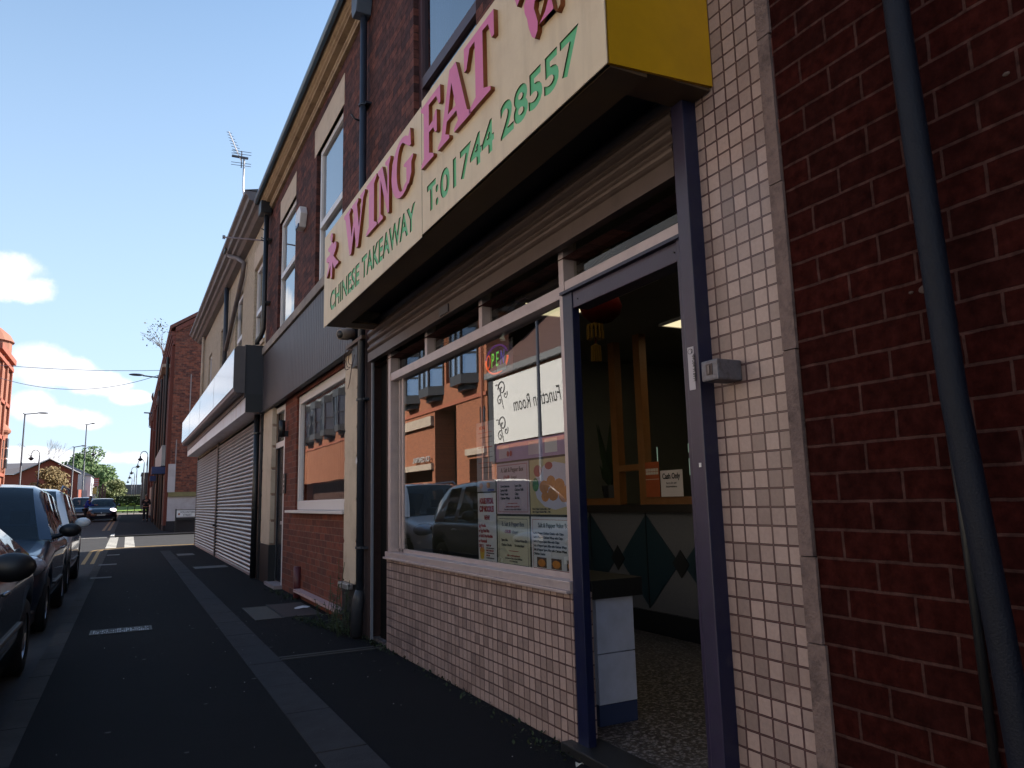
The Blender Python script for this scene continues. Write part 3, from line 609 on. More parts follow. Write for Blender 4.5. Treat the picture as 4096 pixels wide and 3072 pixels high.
mb = MB()
for y_ in (6.03, 5.61, 2.6): mb.box(4.28, 4.36, y_-.05, y_+.05, 1.17, 2.795)
mb.box(4.28, 4.35, 5.66, 5.98, 1.49, 1.55); mb.box(4.28, 4.34, 2.65, 5.56, 1.17, 1.235); mb.box(4.28, 4.34, 6.08, 6.9, 1.17, 1.235)
mb.build('frame', pine, ps)
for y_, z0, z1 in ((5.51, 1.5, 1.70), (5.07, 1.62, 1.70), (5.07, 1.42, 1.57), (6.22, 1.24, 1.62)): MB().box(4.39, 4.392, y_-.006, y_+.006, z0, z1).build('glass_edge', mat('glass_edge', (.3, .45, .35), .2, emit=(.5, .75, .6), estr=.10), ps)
def signcard(nm, lab, cat, x, y0, y1, z0, z1, m, t=.004, group=None):
    o = thing(nm, lab, cat, (x, (y0+y1)/2, z0), group)
    MB().box(x, x+t, min(y0, y1), max(y0, y1), z0, z1).build('card', m, o); return o
cash = signcard('notice', 'white cash only notice standing on the shop counter', 'notice', 4.26, 5.02, 5.32, 1.238, 1.47, mat('notice_white', (.60, .52, .54), .6))
text('Cash Only', .070, '-x', (4.257, 5.17, 1.395), black, cash, align='CENTER', off=.0015, sx=.80)
text('Sorry for any', .026, '-x', (4.257, 5.17, 1.350), black, cash, align='CENTER')
text('Inconvenience', .026, '-x', (4.257, 5.17, 1.318), black, cash, align='CENTER')
om = signcard('menu_card', 'orange menu card with white grid beside the cash only notice', 'menu', 4.26, 5.335, 5.535, 1.238, 1.555, mat('menu_orange', (.30, .06, .015), .55, var=.2, vscale=12))
gm = mat('menu_white', (.5, .42, .38), .6)
mb = MB()
for i in range(5):
    for j in range(2): mb.box(4.256, 4.259, 5.345+i*.037, 5.376+i*.037, 1.44+j*.030, 1.465+j*.030)
mb.box(4.256, 4.259, 5.34, 5.53, 1.395, 1.400); mb.build('grid', gm, om)
bx = thing('tiled_plinth', 'low wall with pale blue marble tiles and black ledge inside the doorway', 'low wall', (2.43, 4.9, .03))
MB().box(2.31, 2.56, 3.502, 6.9, .14, .40).build('tile', mat('blue_marble_tile', (.42, .46, .62), .35, var=.25, vscale=9), bx, bevel=.003)
MB().box(2.31, 2.56, 3.502, 6.9, .405, .695).build('tile', mat('blue_marble_tile', (.42, .46, .62), .35), bx, bevel=.003)
MB().box(2.31, 2.56, 3.506, 6.9, .03, .138).build('base', mat('blue_base', (.03, .045, .11), .4), bx)
MB().box(2.26, 2.60, 3.46, 6.9, .70, .80).build('ledge', black, bx, bevel=.004)
lm = mat('troffer_glow', (.8, .78, .6), .5, emit=(1., .86, .52), estr=.5)
for i, (x0, y0, l, lab) in enumerate(((2.68, 4.03, 1.2, 'lit ceiling panel seen through the transom over the window'), (2.67, 2.40, 1.2, 'lit ceiling panel seen through the transom over the doorway'), (4.25, 3.97, 1.2, 'lit ceiling panel above the counter seen through the open doorway'))):
    o = thing('ceiling_light', lab, 'ceiling light', (x0+.3, y0+.6, 2.78), 'lit ceiling panels in the shop')
    MB().box(x0, x0+.6, y0, y0+l, 2.782, 2.797).build('diffuser', lm, o)
    mb = MB(); mb.box(x0-.02, x0, y0-.02, y0+l+.02, 2.775, 2.799); mb.box(x0+.6, x0+.62, y0-.02, y0+l+.02, 2.775, 2.799); mb.box(x0, x0+.6, y0-.02, y0, 2.775, 2.799); mb.box(x0, x0+.6, y0+l, y0+l+.02, 2.775, 2.799); mb.build('rim', upvc, o)
ln = thing('red_lantern', 'dim red paper lantern with gold tassels hanging inside the doorway', 'lantern', (3.09, 4.45, 2.2))
MB().lathe([(.02, .12), (.08, .11), (.14, .06), (.16, .0), (.14, -.06), (.08, -.11), (.02, -.12)], (3.09, 4.45, 2.66), 'z', 20).build('globe', mat('red_silk', (.040, .002, .002), 1., spec=.05), ln, True)
for z0, z1, r_ in ((2.52, 2.41, .055), (2.36, 2.24, .03)):
    mb = MB()
    for i in range(12): t = i*.5236; mb.tube([(3.03+r_*math.cos(t), 4.45+r_*math.sin(t), z0), (3.03+r_*1.1*math.cos(t), 4.45+r_*1.1*math.sin(t), z1)], .008, 5)
    mb.lathe([(.001, .02), (r_, .0), (r_, -.02)], (3.03, 4.45, z0), 'z', 10)
    mb.build('tassel', mat('gold_tassel', (.085, .045, .006), .9, spec=.1), ln)
MB().tube([(3.03, 4.45, 2.56), (3.03, 4.45, 2.3)], .006, 6).build('cord', mat('red_silk', (.04, .002, .002)), ln)
MB().tube([(3.09, 4.45, 2.77), (3.09, 4.45, 2.8)], .008, 5).build('hook', black, ln)
pl = thing('pot_plant', 'dark leafy plant at the back behind the counter screen', 'plant', (4.6, 6.5, 1.17)); mb = MB(); random.seed(9)
for i in range(26):
    a = random.uniform(0, 6.28); h = random.uniform(.25, .75); r_ = random.uniform(.05, .22)
    p = Vector((4.6, 6.6, 1.33)); q = p+Vector((math.cos(a)*r_, math.sin(a)*r_, h)); s_ = Vector((-math.sin(a), math.cos(a), .2))*.05
    mb.quad(tuple(p), tuple((p+q)/2+s_), tuple(q), tuple((p+q)/2-s_))
mb.build('leaves', mat('plant_leaf', (.02, .035, .015), .5), pl, fix=False)
MB().lathe([(.0, 0), (.09, 0), (.12, .2), (.10, .2)], (4.6, 6.55, 1.17), 'z', 12).build('pot', black, pl)

# ------------------------------------------------------------------ posters in the shop window
PX = 2.134
pw = mat('poster_paper', (.58, .56, .60), .6, var=.03); ppink = mat('poster_pink', (.48, .38, .46), .6); pcream = mat('poster_cream', (.52, .48, .38), .6); plil = mat('poster_lilac', (.36, .24, .42), .6, var=.15, vscale=14)
dred = mat('print_red', (.32, .01, .015), .6); dgrey = mat('print_grey', (.10, .09, .10), .6); dk = mat('print_black', (.02, .02, .02), .6)
gold = mat('fried_gold', (.50, .19, .025), .5, var=.35, vscale=40); blueprint = mat('print_blue', (.03, .04, .25), .5)
def poster(lab, ya, yb, z0, z1, m, x=PX):
    return signcard('window_poster', lab, 'poster', x, ya, yb, z0, z1, m, .0015, 'posters in the takeaway window')
def frame_lines(o, ya, yb, z0, z1, m, x=PX-.0012, w=.003):
    mb = MB(); mb.box(x-.0003, x, yb, ya, z0, z0+w); mb.box(x-.0003, x, yb, ya, z1-w, z1); mb.box(x-.0003, x, ya-w, ya, z0+w, z1-w); mb.box(x-.0003, x, yb, yb+w, z0+w, z1-w); mb.build('border', m, o)
TX = PX-.0015
p = poster('long white poster headed house special cup noodles in red', 4.645, 4.365, .852, 1.295, pw)
text('HOUSE SPECIAL', .052, '-x', (TX, 4.505, 1.225), dred, p, align='CENTER', sx=.58, off=.0025)
text('CUP NOODLES', .052, '-x', (TX, 4.505, 1.172), dred, p, align='CENTER', sx=.62, off=.0025)
text('NEW!', .042, '-x', (TX, 4.50, 1.118), dred, p, align='CENTER', sx=.8, off=.001)
for i, s in enumerate(('Egg Noodle', 'or Egg Fried Rice', 'or Salt & Pep Noodles', 'or Vermicelli')): text(s, .030, '-x', (TX, 4.632, 1.07-i*.034), dred, p, sx=.78, off=.001)
text('ONLY £', .03, '-x', (TX, 4.632, .935), dred, p, sx=.7, off=.001)
for i in range(3):
    text(('SPARED CUP', 'SWEET CHILLI CUP', 'BEEF CUP')[i], .016, '-x', (TX, 4.52, .945-i*.032), dred, p, off=.0004, sx=.8)
    MB().box(TX-.0003, TX, 4.40, 4.52, .930-i*.032, .938-i*.032).build('small_print', dgrey, p)
me = poly_me([[(-4.605, .860), (-4.56, .860), (-4.545, .915), (-4.62, .915)]], .0004, '-x', (TX-.001, 0, 0)); link_mesh(me, 'cup_picture', mat('cup_yellow', (.55, .35, .02), .5), p)
MB().ell((TX-.001, 4.583, .918), (.0012, .036, .018), 12, 6).build('noodle_picture', gold, p)
p = poster('pale translucent menu poster above the cup noodles poster', 4.65, 4.365, 1.305, 1.775, mat('poster_greywhite', (.33, .30, .33), .6, var=.1))
for i in range(9): MB().box(TX-.0003, TX, 4.395, 4.62-.03*(i % 3), 1.70-i*.034, 1.703-i*.034+.004*(i % 2)).build('small_print', dgrey if i % 3 else dred, p)
text('MENU', .035, '-x', (TX, 4.60, 1.725), dred, p, off=.001)
for y_ in (4.58, 4.47): MB().ell((TX-.001, y_, 1.345), (.0012, .028, .020), 12, 6).build('dish_picture', gold, p)
MB().box(TX-.0006, TX, 4.385, 4.48, 1.308, 1.320).build('blue_strip', blueprint, p)
p = poster('white salt and pepper box menu marked A with pink border', 4.345, 3.905, 1.158, 1.478, ppink)
frame_lines(p, 4.325, 3.925, 1.17, 1.465, dred); text('A. Salt & Pepper Box', .042, '-x', (TX, 4.125, 1.42), dk, p, align='CENTER', sx=.85)
text('£16.80', .030, '-x', (TX, 4.20, 1.378), dred, p, align='CENTER', off=.0008); text('(Large)', .026, '-x', (TX, 4.10, 1.378), dgrey, p, align='CENTER', shear=.3)
for i, (a, b) in enumerate((('Curry Samosas', 'Spare Ribs'), ('Spring Rolls', 'Chicken Balls'), ('Prawn Toast', 'Chips'), ('Chicken Wings', 'Siu Mai'))):
    text(a, .021, '-x', (TX, 4.29, 1.325-i*.025), dk, p, off=.0004); text(b, .021, '-x', (TX, 4.09, 1.325-i*.025), dk, p, off=.0004)
MB().box(TX-.0003, TX, 4.06, 4.19, 1.222, 1.226).build('divider', dred, p)
text('(choose two sauces: egg fried rice)', .013, '-x', (TX, 4.125, 1.200), dred, p, align='CENTER'); text('Curry Sauce or Gravy or Salt & Chilli Sauce', .013, '-x', (TX, 4.125, 1.182), dk, p, align='CENTER')
p = poster('cream salt and pepper box menu marked B with black border', 4.345, 3.915, .835, 1.145, pcream)
frame_lines(p, 4.325, 3.935, .85, 1.13, dk); text('B. Salt & Pepper Box', .042, '-x', (TX, 4.13, 1.083), dk, p, align='CENTER', sx=.85)
text('£18.80', .030, '-x', (TX, 4.20, 1.040), dred, p, align='CENTER', off=.0008); text('(Large)', .026, '-x', (TX, 4.10, 1.040), dgrey, p, align='CENTER', shear=.3)
for i, (a, b) in enumerate((('Spare Ribs', 'Chicken Wings (8)'), ('Chicken Chunks', 'Shredded Beef'))):
    text(a, .021, '-x', (TX, 4.29, .99-i*.03), dk, p, off=.0004); text(b, .021, '-x', (TX, 4.11, .99-i*.03), dk, p, off=.0004)
MB().box(TX-.0003, TX, 4.06, 4.19, .93, .934).build('divider', dred, p)
text('(chips or noodles: egg fried rice)', .013, '-x', (TX, 4.13, .900), dred, p, align='CENTER'); text('Curry Sauce or Gravy or Sweet Chilli Sauce', .013, '-x', (TX, 4.13, .882), dk, p, align='CENTER'); text('& 2 x Cans of Drink', .013, '-x', (TX, 4.13, .866), dk, p, align='CENTER')
p = poster('photo poster of fried chicken balls on a white plate', 3.895, 3.372, 1.158, 1.478, mat('poster_ochre', (.48, .38, .20), .6))
MB().ell((TX-.0008, 3.60, 1.32), (.0006, .24, .135), 32, 6).build('plate_picture', mat('plate_white', (.50, .47, .60), .4), p)
for (a, b, c, d) in ((3.72, 1.315, .055, .038), (3.64, 1.345, .05, .034), (3.62, 1.275, .06, .04), (3.55, 1.32, .06, .04), (3.50, 1.27, .06, .045), (3.44, 1.30, .05, .035), (3.71, 1.26, .045, .03)): MB().ell((TX-.0016, a, b), (.0010, c, d), 16, 6).build('chicken_picture', gold, p)
MB().ell((TX-.0016, 3.66, 1.435), (.001, .045, .022), 14, 6).build('sauce_picture', mat('sauce_red', (.30, .03, .02), .4), p)
MB().ell((TX-.0016, 3.82, 1.33), (.001, .04, .04), 9, 6).build('salad_picture', mat('salad_green', (.05, .18, .03), .6, var=.6, vscale=60), p)
MB().ell((TX-.0018, 3.79, 1.41), (.001, .05, .035), 9, 6).build('salad_picture', mat('radish_red', (.35, .05, .04), .6, var=.6, vscale=60), p)
text('Sweet & Sour Chicken Balls ... 8.00', .015, '-x', (TX, 3.87, 1.185), dk, p); text('Salt & Pepper Chicken Balls ... 9.00', .015, '-x', (TX, 3.87, 1.168), dk, p)
p = poster('white salt and pepper value box poster above three food photos', 3.895, 3.372, .835, 1.145, pw)
frame_lines(p, 3.875, 3.38, .85, 1.13, dred); text('Salt & Pepper Value Box', .036, '-x', (TX, 3.63, 1.085), dk, p, align='CENTER', off=.0006)
for i, s in enumerate(('Salt & Pepper Chicken Chunks with Chips', 'Salt & Pepper Chicken Wings with Chips', 'Salt & Pepper Spare Ribs with Chips', 'Salt & Pepper Spare Ribs with Chicken Wings', 'Salt & Pepper Spare Ribs with Chicken Wings', 'Chicken Chunks')): text(s, .019, '-x', (TX, 3.865, 1.045-i*.0235), dk, p, off=.0004, sx=1.05)
for i in range(3):
    MB().box(TX-.0004, TX, 3.72-i*.165, 3.83-i*.165, .858, .915).build('food_photo_ground', mat('photo_brown', (.10, .05, .03), .6), p); MB().ell((TX-.001, 3.775-i*.165, .884), (.0012, .045, .022), 12, 6).build('food_picture', gold, p)
MB().box(TX-.0007, TX-.0002, 3.47, 3.68, .838, .850).build('blue_strip', blueprint, p)
p = poster('lilac strip of small printed flyers across the window', 4.355, 3.372, 1.49, 1.605, plil)
for i in range(5): MB().box(TX-.0004, TX, 4.30-.2*i-.14, 4.30-.2*i, 1.51, 1.59).build('flyer', (ppink, plil, ppink, pw, plil)[i], p)
for i, y_ in enumerate((4.17, 4.13)): MB().ell((TX-.0012, y_, 1.535), (.0012, .018, .018), 12, 6).build('dish_picture', dred, p)
# neon OPEN sign
op = thing('open_sign', 'red, green and violet lit tube sign reading OPEN hung in the window', 'sign', (2.16, 4.36, 2.05))
MB().box(2.185, 2.19, 4.17, 4.56, 2.07, 2.30).build('back_board', mat('clear_backboard', (.03, .02, .03), .3), op)
def glow(n, c, s=.8): return mat(n, tuple(v*.5 for v in c), .4, emit=c, estr=s)
def ring(a0, a1, m, nm):
    MB().tube([(2.165, 4.37-.165*math.cos(R(a)), 2.185+.095*math.sin(R(a))+.0) for a in range(a0, a1+1, 10)], .006, 6).build(nm, m, op, True)
ring(170, 360, glow('tube_orange', (1., .13, .03), .5), 'tube_ring'); ring(20, 170, glow('tube_violet', (.12, .03, .30), .25), 'tube_ring')
for s, y_, c in (('O', 4.515, (1., .12, .03)), ('P', 4.435, (.25, .9, .08)), ('E', 4.365, (.15, .8, .12)), ('N', 4.30, (.14, .10, .6))):
    text(s, .14, '-x', (2.155, y_, 2.135), glow('tube_'+s, c, .42 if s != 'N' else .3), op, name='tube_letter', sx=.6, shear=.15)
tp = mat('tape_grey', (.35, .42, .40), .5)
MB().box(2.132, 2.134, 4.17, 4.30, 2.085, 2.125).build('tape', tp, op)
mb = MB(); mb.poly([(2.133, 4.33, 2.335), (2.133, 4.27, 2.30), (2.133, 4.20, 2.33), (2.133, 4.17, 2.27), (2.133, 4.24, 2.285)]); mb.build('tape', tp, op, fix=False)

# ------------------------------------------------------------------ terrace windows, lintels
def sash(lab, ya, yb, z0, z1, zt, x=2.085, m=upvc, name='upstairs_window', group='upstairs windows', w=.07, curtain=True):
    """casement window: ya near side, yb far side, zt = height of the middle rail"""
    o = thing(name, lab, 'window', (x, (ya+yb)/2, z0), group)
    mb = MB(); mb.box(x, x+.06, ya, ya+w, z0, z1); mb.box(x, x+.06, yb-w, yb, z0, z1); mb.box(x, x+.06, ya+w, yb-w, z0, z0+w); mb.box(x, x+.06, ya+w, yb-w, z1-w, z1)
    if zt: mb.box(x-.012, x+.06, ya+w, yb-w, zt-w*.6, zt+w*.6)
    mb.build('frame', m, o, bevel=.004)
    MB().quad((x+.03, ya+w, z0+w), (x+.03, yb-w, z0+w), (x+.03, yb-w, z1-w), (x+.03, ya+w, z1-w)).build('pane', glass_up, o, fix=False)
    if curtain: MB().box(x+.09, x+.10, ya+.01, yb-.01, z0, z1).build('blind', mat('dim_blind', (.10, .11, .13), .8), o)
    return o

# ------------------------------------------------------------------ brick house with boarded fascia (middle)
b2 = thing('brick_house', 'weathered plum brick house with golden cornice and dark ribbed fascia, left of the takeaway', 'building', (5, 10, 0))
YA, YB = 7.12, 13.42
wall(MB(), D+.001, YA, YB, 3.86, 6.58, [(8.10, 9.50, 4.0, 5.935), (10.88, 12.30, 4.0, 5.92)], .16).build('wall', brick_dark, b2, fix=False)
wall(MB(), D+.071, YA, YB, -.1, 3.0, [(7.95, 10.86, 1.17, 2.80), (11.75, 12.72, -.1, 2.85)], .14).build('infill_wall', brick_red, b2, fix=False)
MB().box(D+.36, 10, YA+.02, YB-.02, -.1, 6.5).build('rooms', mat('dark_room', (.03, .028, .03), .9), b2)
MB().box(D-.01, D+.3, 6.87, 7.119, -.1, 2.85).build('brick_edge', mat('narrow_brick', (.028, .012, .012), .9, var=.5, vscale=25, bump=.6, bscale=40), b2)
for ya, yb, z0, z1 in ((8.05, 9.62, 5.935, 6.33), (10.90, 12.21, 5.92, 6.30)):
    MB().box(D-.004, D+.16, ya, yb, z0, z1).build('lintel', cream_stone, b2, bevel=.004)
random.seed(8)
# pilasters of rusticated blocks
def pilaster(y0, y1, parent, x=D):
    zz = [.45, .86, 1.28, 1.72, 2.02, 2.43, 2.85]
    if y1 > 13: zz = [.62, 1.0, 1.42, 1.84, 2.2, 2.55, 2.93]
    for a, b in zip(zz[:-1], zz[1:]):
        MB().prism([(y0+.03, a), (y0, a+.03), (y0, b-.03), (y0+.03, b), (y1-.03, b), (y1, b-.03), (y1, a+.03), (y1-.03, a)], 'x', x, x+.07).build('stone_block', cream_stone, parent)
    MB().box(x+.02, x+.10, y0+.01, y1-.01, zz[0], zz[-1]).build('pilaster_core', mat('cracked_stone', (.25, .16, .12), .85, var=.4, vscale=12), parent)
    MB().box(x-.01, x+.10, y0, y1, -.05, zz[0]-.003).build('pilaster_base', black, parent)
pilaster(7.40, 7.88, b2); pilaster(12.52, 13.40, b2)
# ribbed fascia
mb = MB(); y = 7.42
while y < 13.40: mb.box(2.0, 2.04, y, min(y+.088, 13.4), 2.87, 3.845); y += .10
mb.build('ribbed_board', mat('charcoal_cladding', (.050, .042, .050), .5, var=.15, vscale=4, dirt=(.09, .08, .09), dirtamt=.3), b2)
mb = MB(); mb.box(2.015, D+.06, 7.40, 13.4, 2.86, 3.85); mb.box(1.985, D, 7.38, 13.41, 2.835, 2.868); mb.box(1.985, D, 7.38, 7.415, 2.868, 3.86); mb.build('fascia_backing', mat('fascia_black', (.018, .018, .024), .5), b2)
MB().box(1.97, D+.05, 7.15, 13.3, 3.862, 3.99).build('sill_band', mat('grey_sill_stone', (.22, .19, .18), .85, var=.45, vscale=2.2, bump=.4, bscale=40, dirt=(.42, .34, .27), dirtamt=.7, dirtscale=1.3), b2, bevel=.008)
# cornice
def cornice(ya, yb, parent, dz=0.):
    A_ = [(D, 6.565), (D-.045, 6.565), (D-.045, 6.60), (D-.062, 6.612), (D-.062, 6.64), (D-.04, 6.655), (D, 6.655)]
    B_ = [(D, 6.66), (D-.125, 6.675), (D-.125, 6.70), (D-.15, 6.715), (D-.15, 6.745), (D-.17, 6.76), (D-.185, 6.80), (D-.22, 6.83), (D-.22, 6.86), (D, 6.86)]
    MB().prism([(x, z+dz-.07) for x, z in A_], 'y', ya, yb).build('cornice', sand_stone, parent)
    MB().prism([(x, z+dz-.07) for x, z in B_], 'y', ya, yb).build('cornice', sand_stone, parent)
cornice(7.20, 13.30, b2)
MB().prism([(1.79, 6.76), (1.79, 6.80), (6, 9.0), (10.2, 6.8), (10.2, 6.76)], 'y', 1.78, YB).build('roof', slate, b2)
gut = mat('grey_gutter', (.07, .12, .18), .35, var=.15)
MB().prism([(1.775, 6.775), (1.775, 6.735), (1.79, 6.715), (1.83, 6.71), (1.83, 6.73), (1.79, 6.735), (1.786, 6.775)], 'y', 2.2, 13.45).build('gutter', gut, b2)
sash('narrow white upstairs window on the plum brick house, the nearer of the two', 8.13, 9.40, 4.0, 5.93, 4.86)
sash('tall narrow white upstairs window left of the alarm box', 10.92, 12.22, 4.0, 5.92, 4.97)
# shop window with blinds
w = thing('ribbon_window', 'large white framed ground floor window with vertical blinds above a pale sill', 'window', (2.2, 9.4, 1.17))
mb = MB(); mb.box(2.15, 2.21, 7.96, 8.06, 1.18, 2.79); mb.box(2.15, 2.21, 10.75, 10.85, 1.18, 2.79); mb.box(2.15, 2.21, 8.06, 10.75, 1.18, 1.30); mb.box(2.15, 2.21, 8.06, 10.75, 2.68, 2.79); mb.build('frame', upvc, w, bevel=.005)
mb = MB(); mb.box(2.03, 2.16, 7.90, 11.15, 1.135, 1.172); mb.build('sill', upvc, w, bevel=.005)
MB().quad((2.185, 8.06, 1.30), (2.185, 10.75, 1.30), (2.185, 10.75, 2.68), (2.185, 8.06, 2.68)).build('pane', glass_up if 0 else glassmat('blind_glass', 1.4, (.9, .9, .9), wav=.05), w, fix=False)
mb = MB(); y = 8.07
while y < 10.72: mb.quad((2.25, y, 1.3), (2.29, y+.075, 1.3), (2.29, y+.075, 2.68), (2.25, y, 2.68)); y += .085
mb.build('vertical_blind', mat('blind_slats', (.50, .48, .50), .7, var=.2), w, fix=False)
# front door of the house
d_ = thing('house_door', 'narrow dark glazed door in white frame beside the shutters, with fanlight', 'door', (2.2, 12.2, 0))
mb = MB(); mb.box(2.12, 2.20, 11.76, 11.83, .05, 2.82); mb.box(2.12, 2.20, 12.60, 12.70, .05, 2.82); mb.box(2.12, 2.20, 11.83, 12.60, 2.74, 2.82); mb.box(2.12, 2.20, 11.83, 12.60, 2.16, 2.25); mb.build('frame', upvc, d_)
MB().box(2.17, 2.19, 11.83, 12.60, .06, 2.16).build('leaf', mat('dark_door', (.018, .02, .028), .25), d_)
MB().quad((2.16, 11.83, 2.25), (2.16, 12.60, 2.25), (2.16, 12.60, 2.74), (2.16, 11.83, 2.74)).build('fanlight', glass_up, d_, fix=False)
MB().box(2.0, 2.2, 11.70, 12.62, -.02, .05).build('step', mat('worn_step', (.28, .22, .22), .8, var=.4, vscale=12), d_)
MB().box(2.13, 2.15, 11.95, 12.05, .95, 1.0).build('handle', alu, d_)
wl = thing('wall_lamp', 'black cylindrical up and down light on the brick beside the door', 'wall lamp', (2.1, 11.45, 2.25))
MB().tube([(2.03, 11.50, 2.27), (2.03, 11.50, 2.52)], .045, 14).build('shade', black, wl, True); MB().box(2.03, 2.12, 11.475, 11.525, 2.28, 2.36).build('bracket', black, wl)
ic = thing('door_intercom', 'tall dark grey door intercom panel on the brick beside the door', 'intercom', (2.1, 11.6, 1.43))
MB().box(2.095, 2.12, 11.55, 11.68, 1.42, 1.72).build('panel', black, ic, bevel=.005)
mb = MB(); [mb.box(2.092, 2.096, 11.59, 11.64, 1.48+i*.07, 1.51+i*.07) for i in range(3)]; mb.build('buttons', mat('button_silver', (.4, .4, .42), .3), ic)
al = thing('alarm_box', 'white lozenge shaped burglar alarm box between the upstairs windows', 'alarm box', (D, 10.2, 5.1))
hx = [(10.02, 5.30), (10.10, 5.42), (10.32, 5.42), (10.40, 5.30), (10.30, 5.12), (10.12, 5.12)]
MB().prism(hx, 'x', D-.10, D-.002).build('cover', upvc, al, bevel=.012)
MB().prism([(10.10, 5.165), (10.32, 5.165), (10.30, 5.125), (10.12, 5.125)], 'x', D-.115, D-.101).build('lens_band', mat('alarm_blue', (.015, .02, .09), .3), al)
# rising blocks at pavement level
MB().box(2.02, 2.13, 8.02, 10.35, .10, .135).build('painted_ledge', mat('pink_ledge', (.42, .28, .28), .7, var=.3, vscale=8), b2)
MB().tube([(2.09, 10.42, -.02), (2.09, 10.42, .42)], .055, 10).build('stub_pipe', mat('maroon_paint', (.08, .015, .02), .5), b2, True)

# corner: downpipe from hopper between takeaway and house
pa = thing('downpipe', 'slate blue downpipe with square hopper beside the takeaway sign', 'drainpipe', (2.0, 7.05, 0), 'rainwater pipes on the terrace')
MB().tube([(1.985, 7.02, 6.50), (1.985, 7.02, .42)], .037, 16).build('pipe', pipe_blue, pa, True)
MB().tube([(1.985, 7.02, .44), (1.975, 7.03, .36), (1.96, 7.05, .02)], [.038, .055, .058], 16).build('gully_shoe', mat('grey_shoe', (.030, .033, .042), .5, var=.3, vscale=20), pa, True)
MB().prism([(6.92, 6.48), (6.96, 6.38), (7.10, 6.38), (7.14, 6.48), (7.14, 6.74), (6.92, 6.74)], 'x', 1.88, D-.005).build('hopper', mat('hopper_blue', (.08, .105, .15), .5), pa, bevel=.008)
for z in (.82, 2.24, 3.9, 5.35): MB().tube([(1.985, 7.02, z), (1.985, 7.02, z+.022)], .048, 16).box(1.99, 2.05, 6.93, 7.11, z, z+.02).build('collar', pipe_blue, pa, False)
mb = MB(); random.seed(1)
for a in (-60, -35, -12, 12, 35, 60): 
    c_, s_ = math.cos(R(a+90)), math.sin(R(a+90)); l = .085 if abs(a) < 20 else .06
    mb.poly([(1.9435, 7.02, 1.62), (1.9425, 7.02-l*.5*c_+.012*s_, 1.62+l*.5*s_), (1.9425, 7.02-l*c_, 1.62+l*s_), (1.9425, 7.02-l*.5*c_-.012*s_, 1.62+l*.5*s_)])
mb.build('leaf_sticker', mat('sticker_pale', (.55, .55, .6), .5), pa, fix=False)
MB().tube([(2.03, 7.16, 5.25), (1.93, 7.16, 5.27), (1.90, 7.17, 5.32)], .01, 6).build('eye_hook', pipe_black, pa, True)
# camera under the sign with its cable
cc = thing('cctv_camera', 'small white dome security camera under the far end of the yellow sign', 'security camera', (1.95, 7.4, 2.95))
MB().tube([(2.0, 7.35, 2.98), (1.93, 7.35, 2.975), (1.84, 7.30, 2.955)], [.05, .062, .055], 14).build('housing', mat('camera_beige', (.26, .21, .18), .5), cc, True)
MB().tube([(1.842, 7.302, 2.956), (1.835, 7.298, 2.954)], .040, 14).build('lens_glass', black, cc, True)
MB().box(1.95, 2.0, 6.9, 7.5, 2.84, 2.875).build('bracket', mat('rusty_bracket', (.10, .06, .045), .6), cc)
MB().box(1.98, 2.04, 7.16, 7.36, 2.62, 2.90).build('junction_box', black, cc)
cb = MB()
for k in range(3): cb.tube([(1.97, 7.28, 2.80)] + [(1.96-.01*k, 7.30+.12*math.sin(t)+.05*k, 2.72+(.07+.02*k)*math.cos(t)) for t in [i*.4 for i in range(9)]] + [(1.96, 7.32+.04*k, 2.62)], .0035, 5)
cb.tube([(1.97, 7.22, 2.74), (1.955, 7.28, 2.60), (1.96, 7.36, 2.48), (1.965, 7.45, 2.42)], .004, 5)
cb.build('cable', mat('cable_red', (.05, .02, .02), .6), cc)

# ------------------------------------------------------------------ cream building with shutters
b3 = thing('cream_building', 'cream painted brick building above two corrugated steel shutters on the street corner', 'building', (6, 20, 0))
CA, CB = 13.43, 27.05
ops = [(13.62, 15.05, 4.25, 5.93), (16.75, 18.0, 4.2, 6.03), (20.0, 21.2, 4.3, 6.0), (23.6, 24.6, 4.3, 5.9)]
wall(MB(), D+.002, CA, CB, 2.85, 6.78, ops, .16).build('wall', brick_cream, b3, fix=False)
wall(MB(), CB, D+.002, 12, -.15, 7.0, [], 0, face='y').build('side_wall', brick_cream_x, b3, fix=False)
MB().box(D+.36, 12, CA+.02, CB-.02, -.1, 6.9).build('rooms', mat('dark_room', (.03, .028, .03), .9), b3)
MB().box(D-.01, D+.15, 13.72, 15.08, 5.94, 6.30).build('lintel', cream_stone, b3)
cgut = mat('weathered_grey_gutter', (.13, .11, .115), .55, var=.3, vscale=6, streak=.5)
def tiltz(mb_, ya, yb, dz):
    mb_.v = [(x, y, z+dz*(1-min(1, max(0, (y-ya)/(yb-ya))))) for x, y, z in mb_.v]
mbE = MB(); mbE.prism([(D, 6.86), (1.92, 6.88), (1.86, 6.94), (1.80, 6.96), (1.78, 7.02), (1.70, 7.04), (1.68, 7.10), (1.62, 7.14), (1.62, 7.20), (D, 7.20)][::-1], 'y', CA+.02, CB+.22)
tiltz(mbE, CA, CB, -.26); mbE.build('eaves_board', cgut, b3)
mb = MB(); mb.prism([(1.62, 7.21), (6.5, 8.3), (11.4, 7.21)], 'y', CA+.01, CB+.1); tiltz(mb, CA, CB, -.26); mb.build('roof', slate, b3)
for (a, b, c, d), lb in zip(ops, ('wide cream house upstairs window behind the black corner pipe', 'upstairs window on the cream wall, second from the black corner pipe', 'upstairs window on the cream wall, third from the black corner pipe', 'furthest upstairs window on the cream wall, next to the side street')):
    sash(lb, a+.03, b-.03, c, d, (c+d)/2-.1, x=2.10, w=.08)
    MB().box(D-.03, D+.1, a-.05, b+.05, c-.08, c-.001).build('window_ledge', cream_stone, b3)
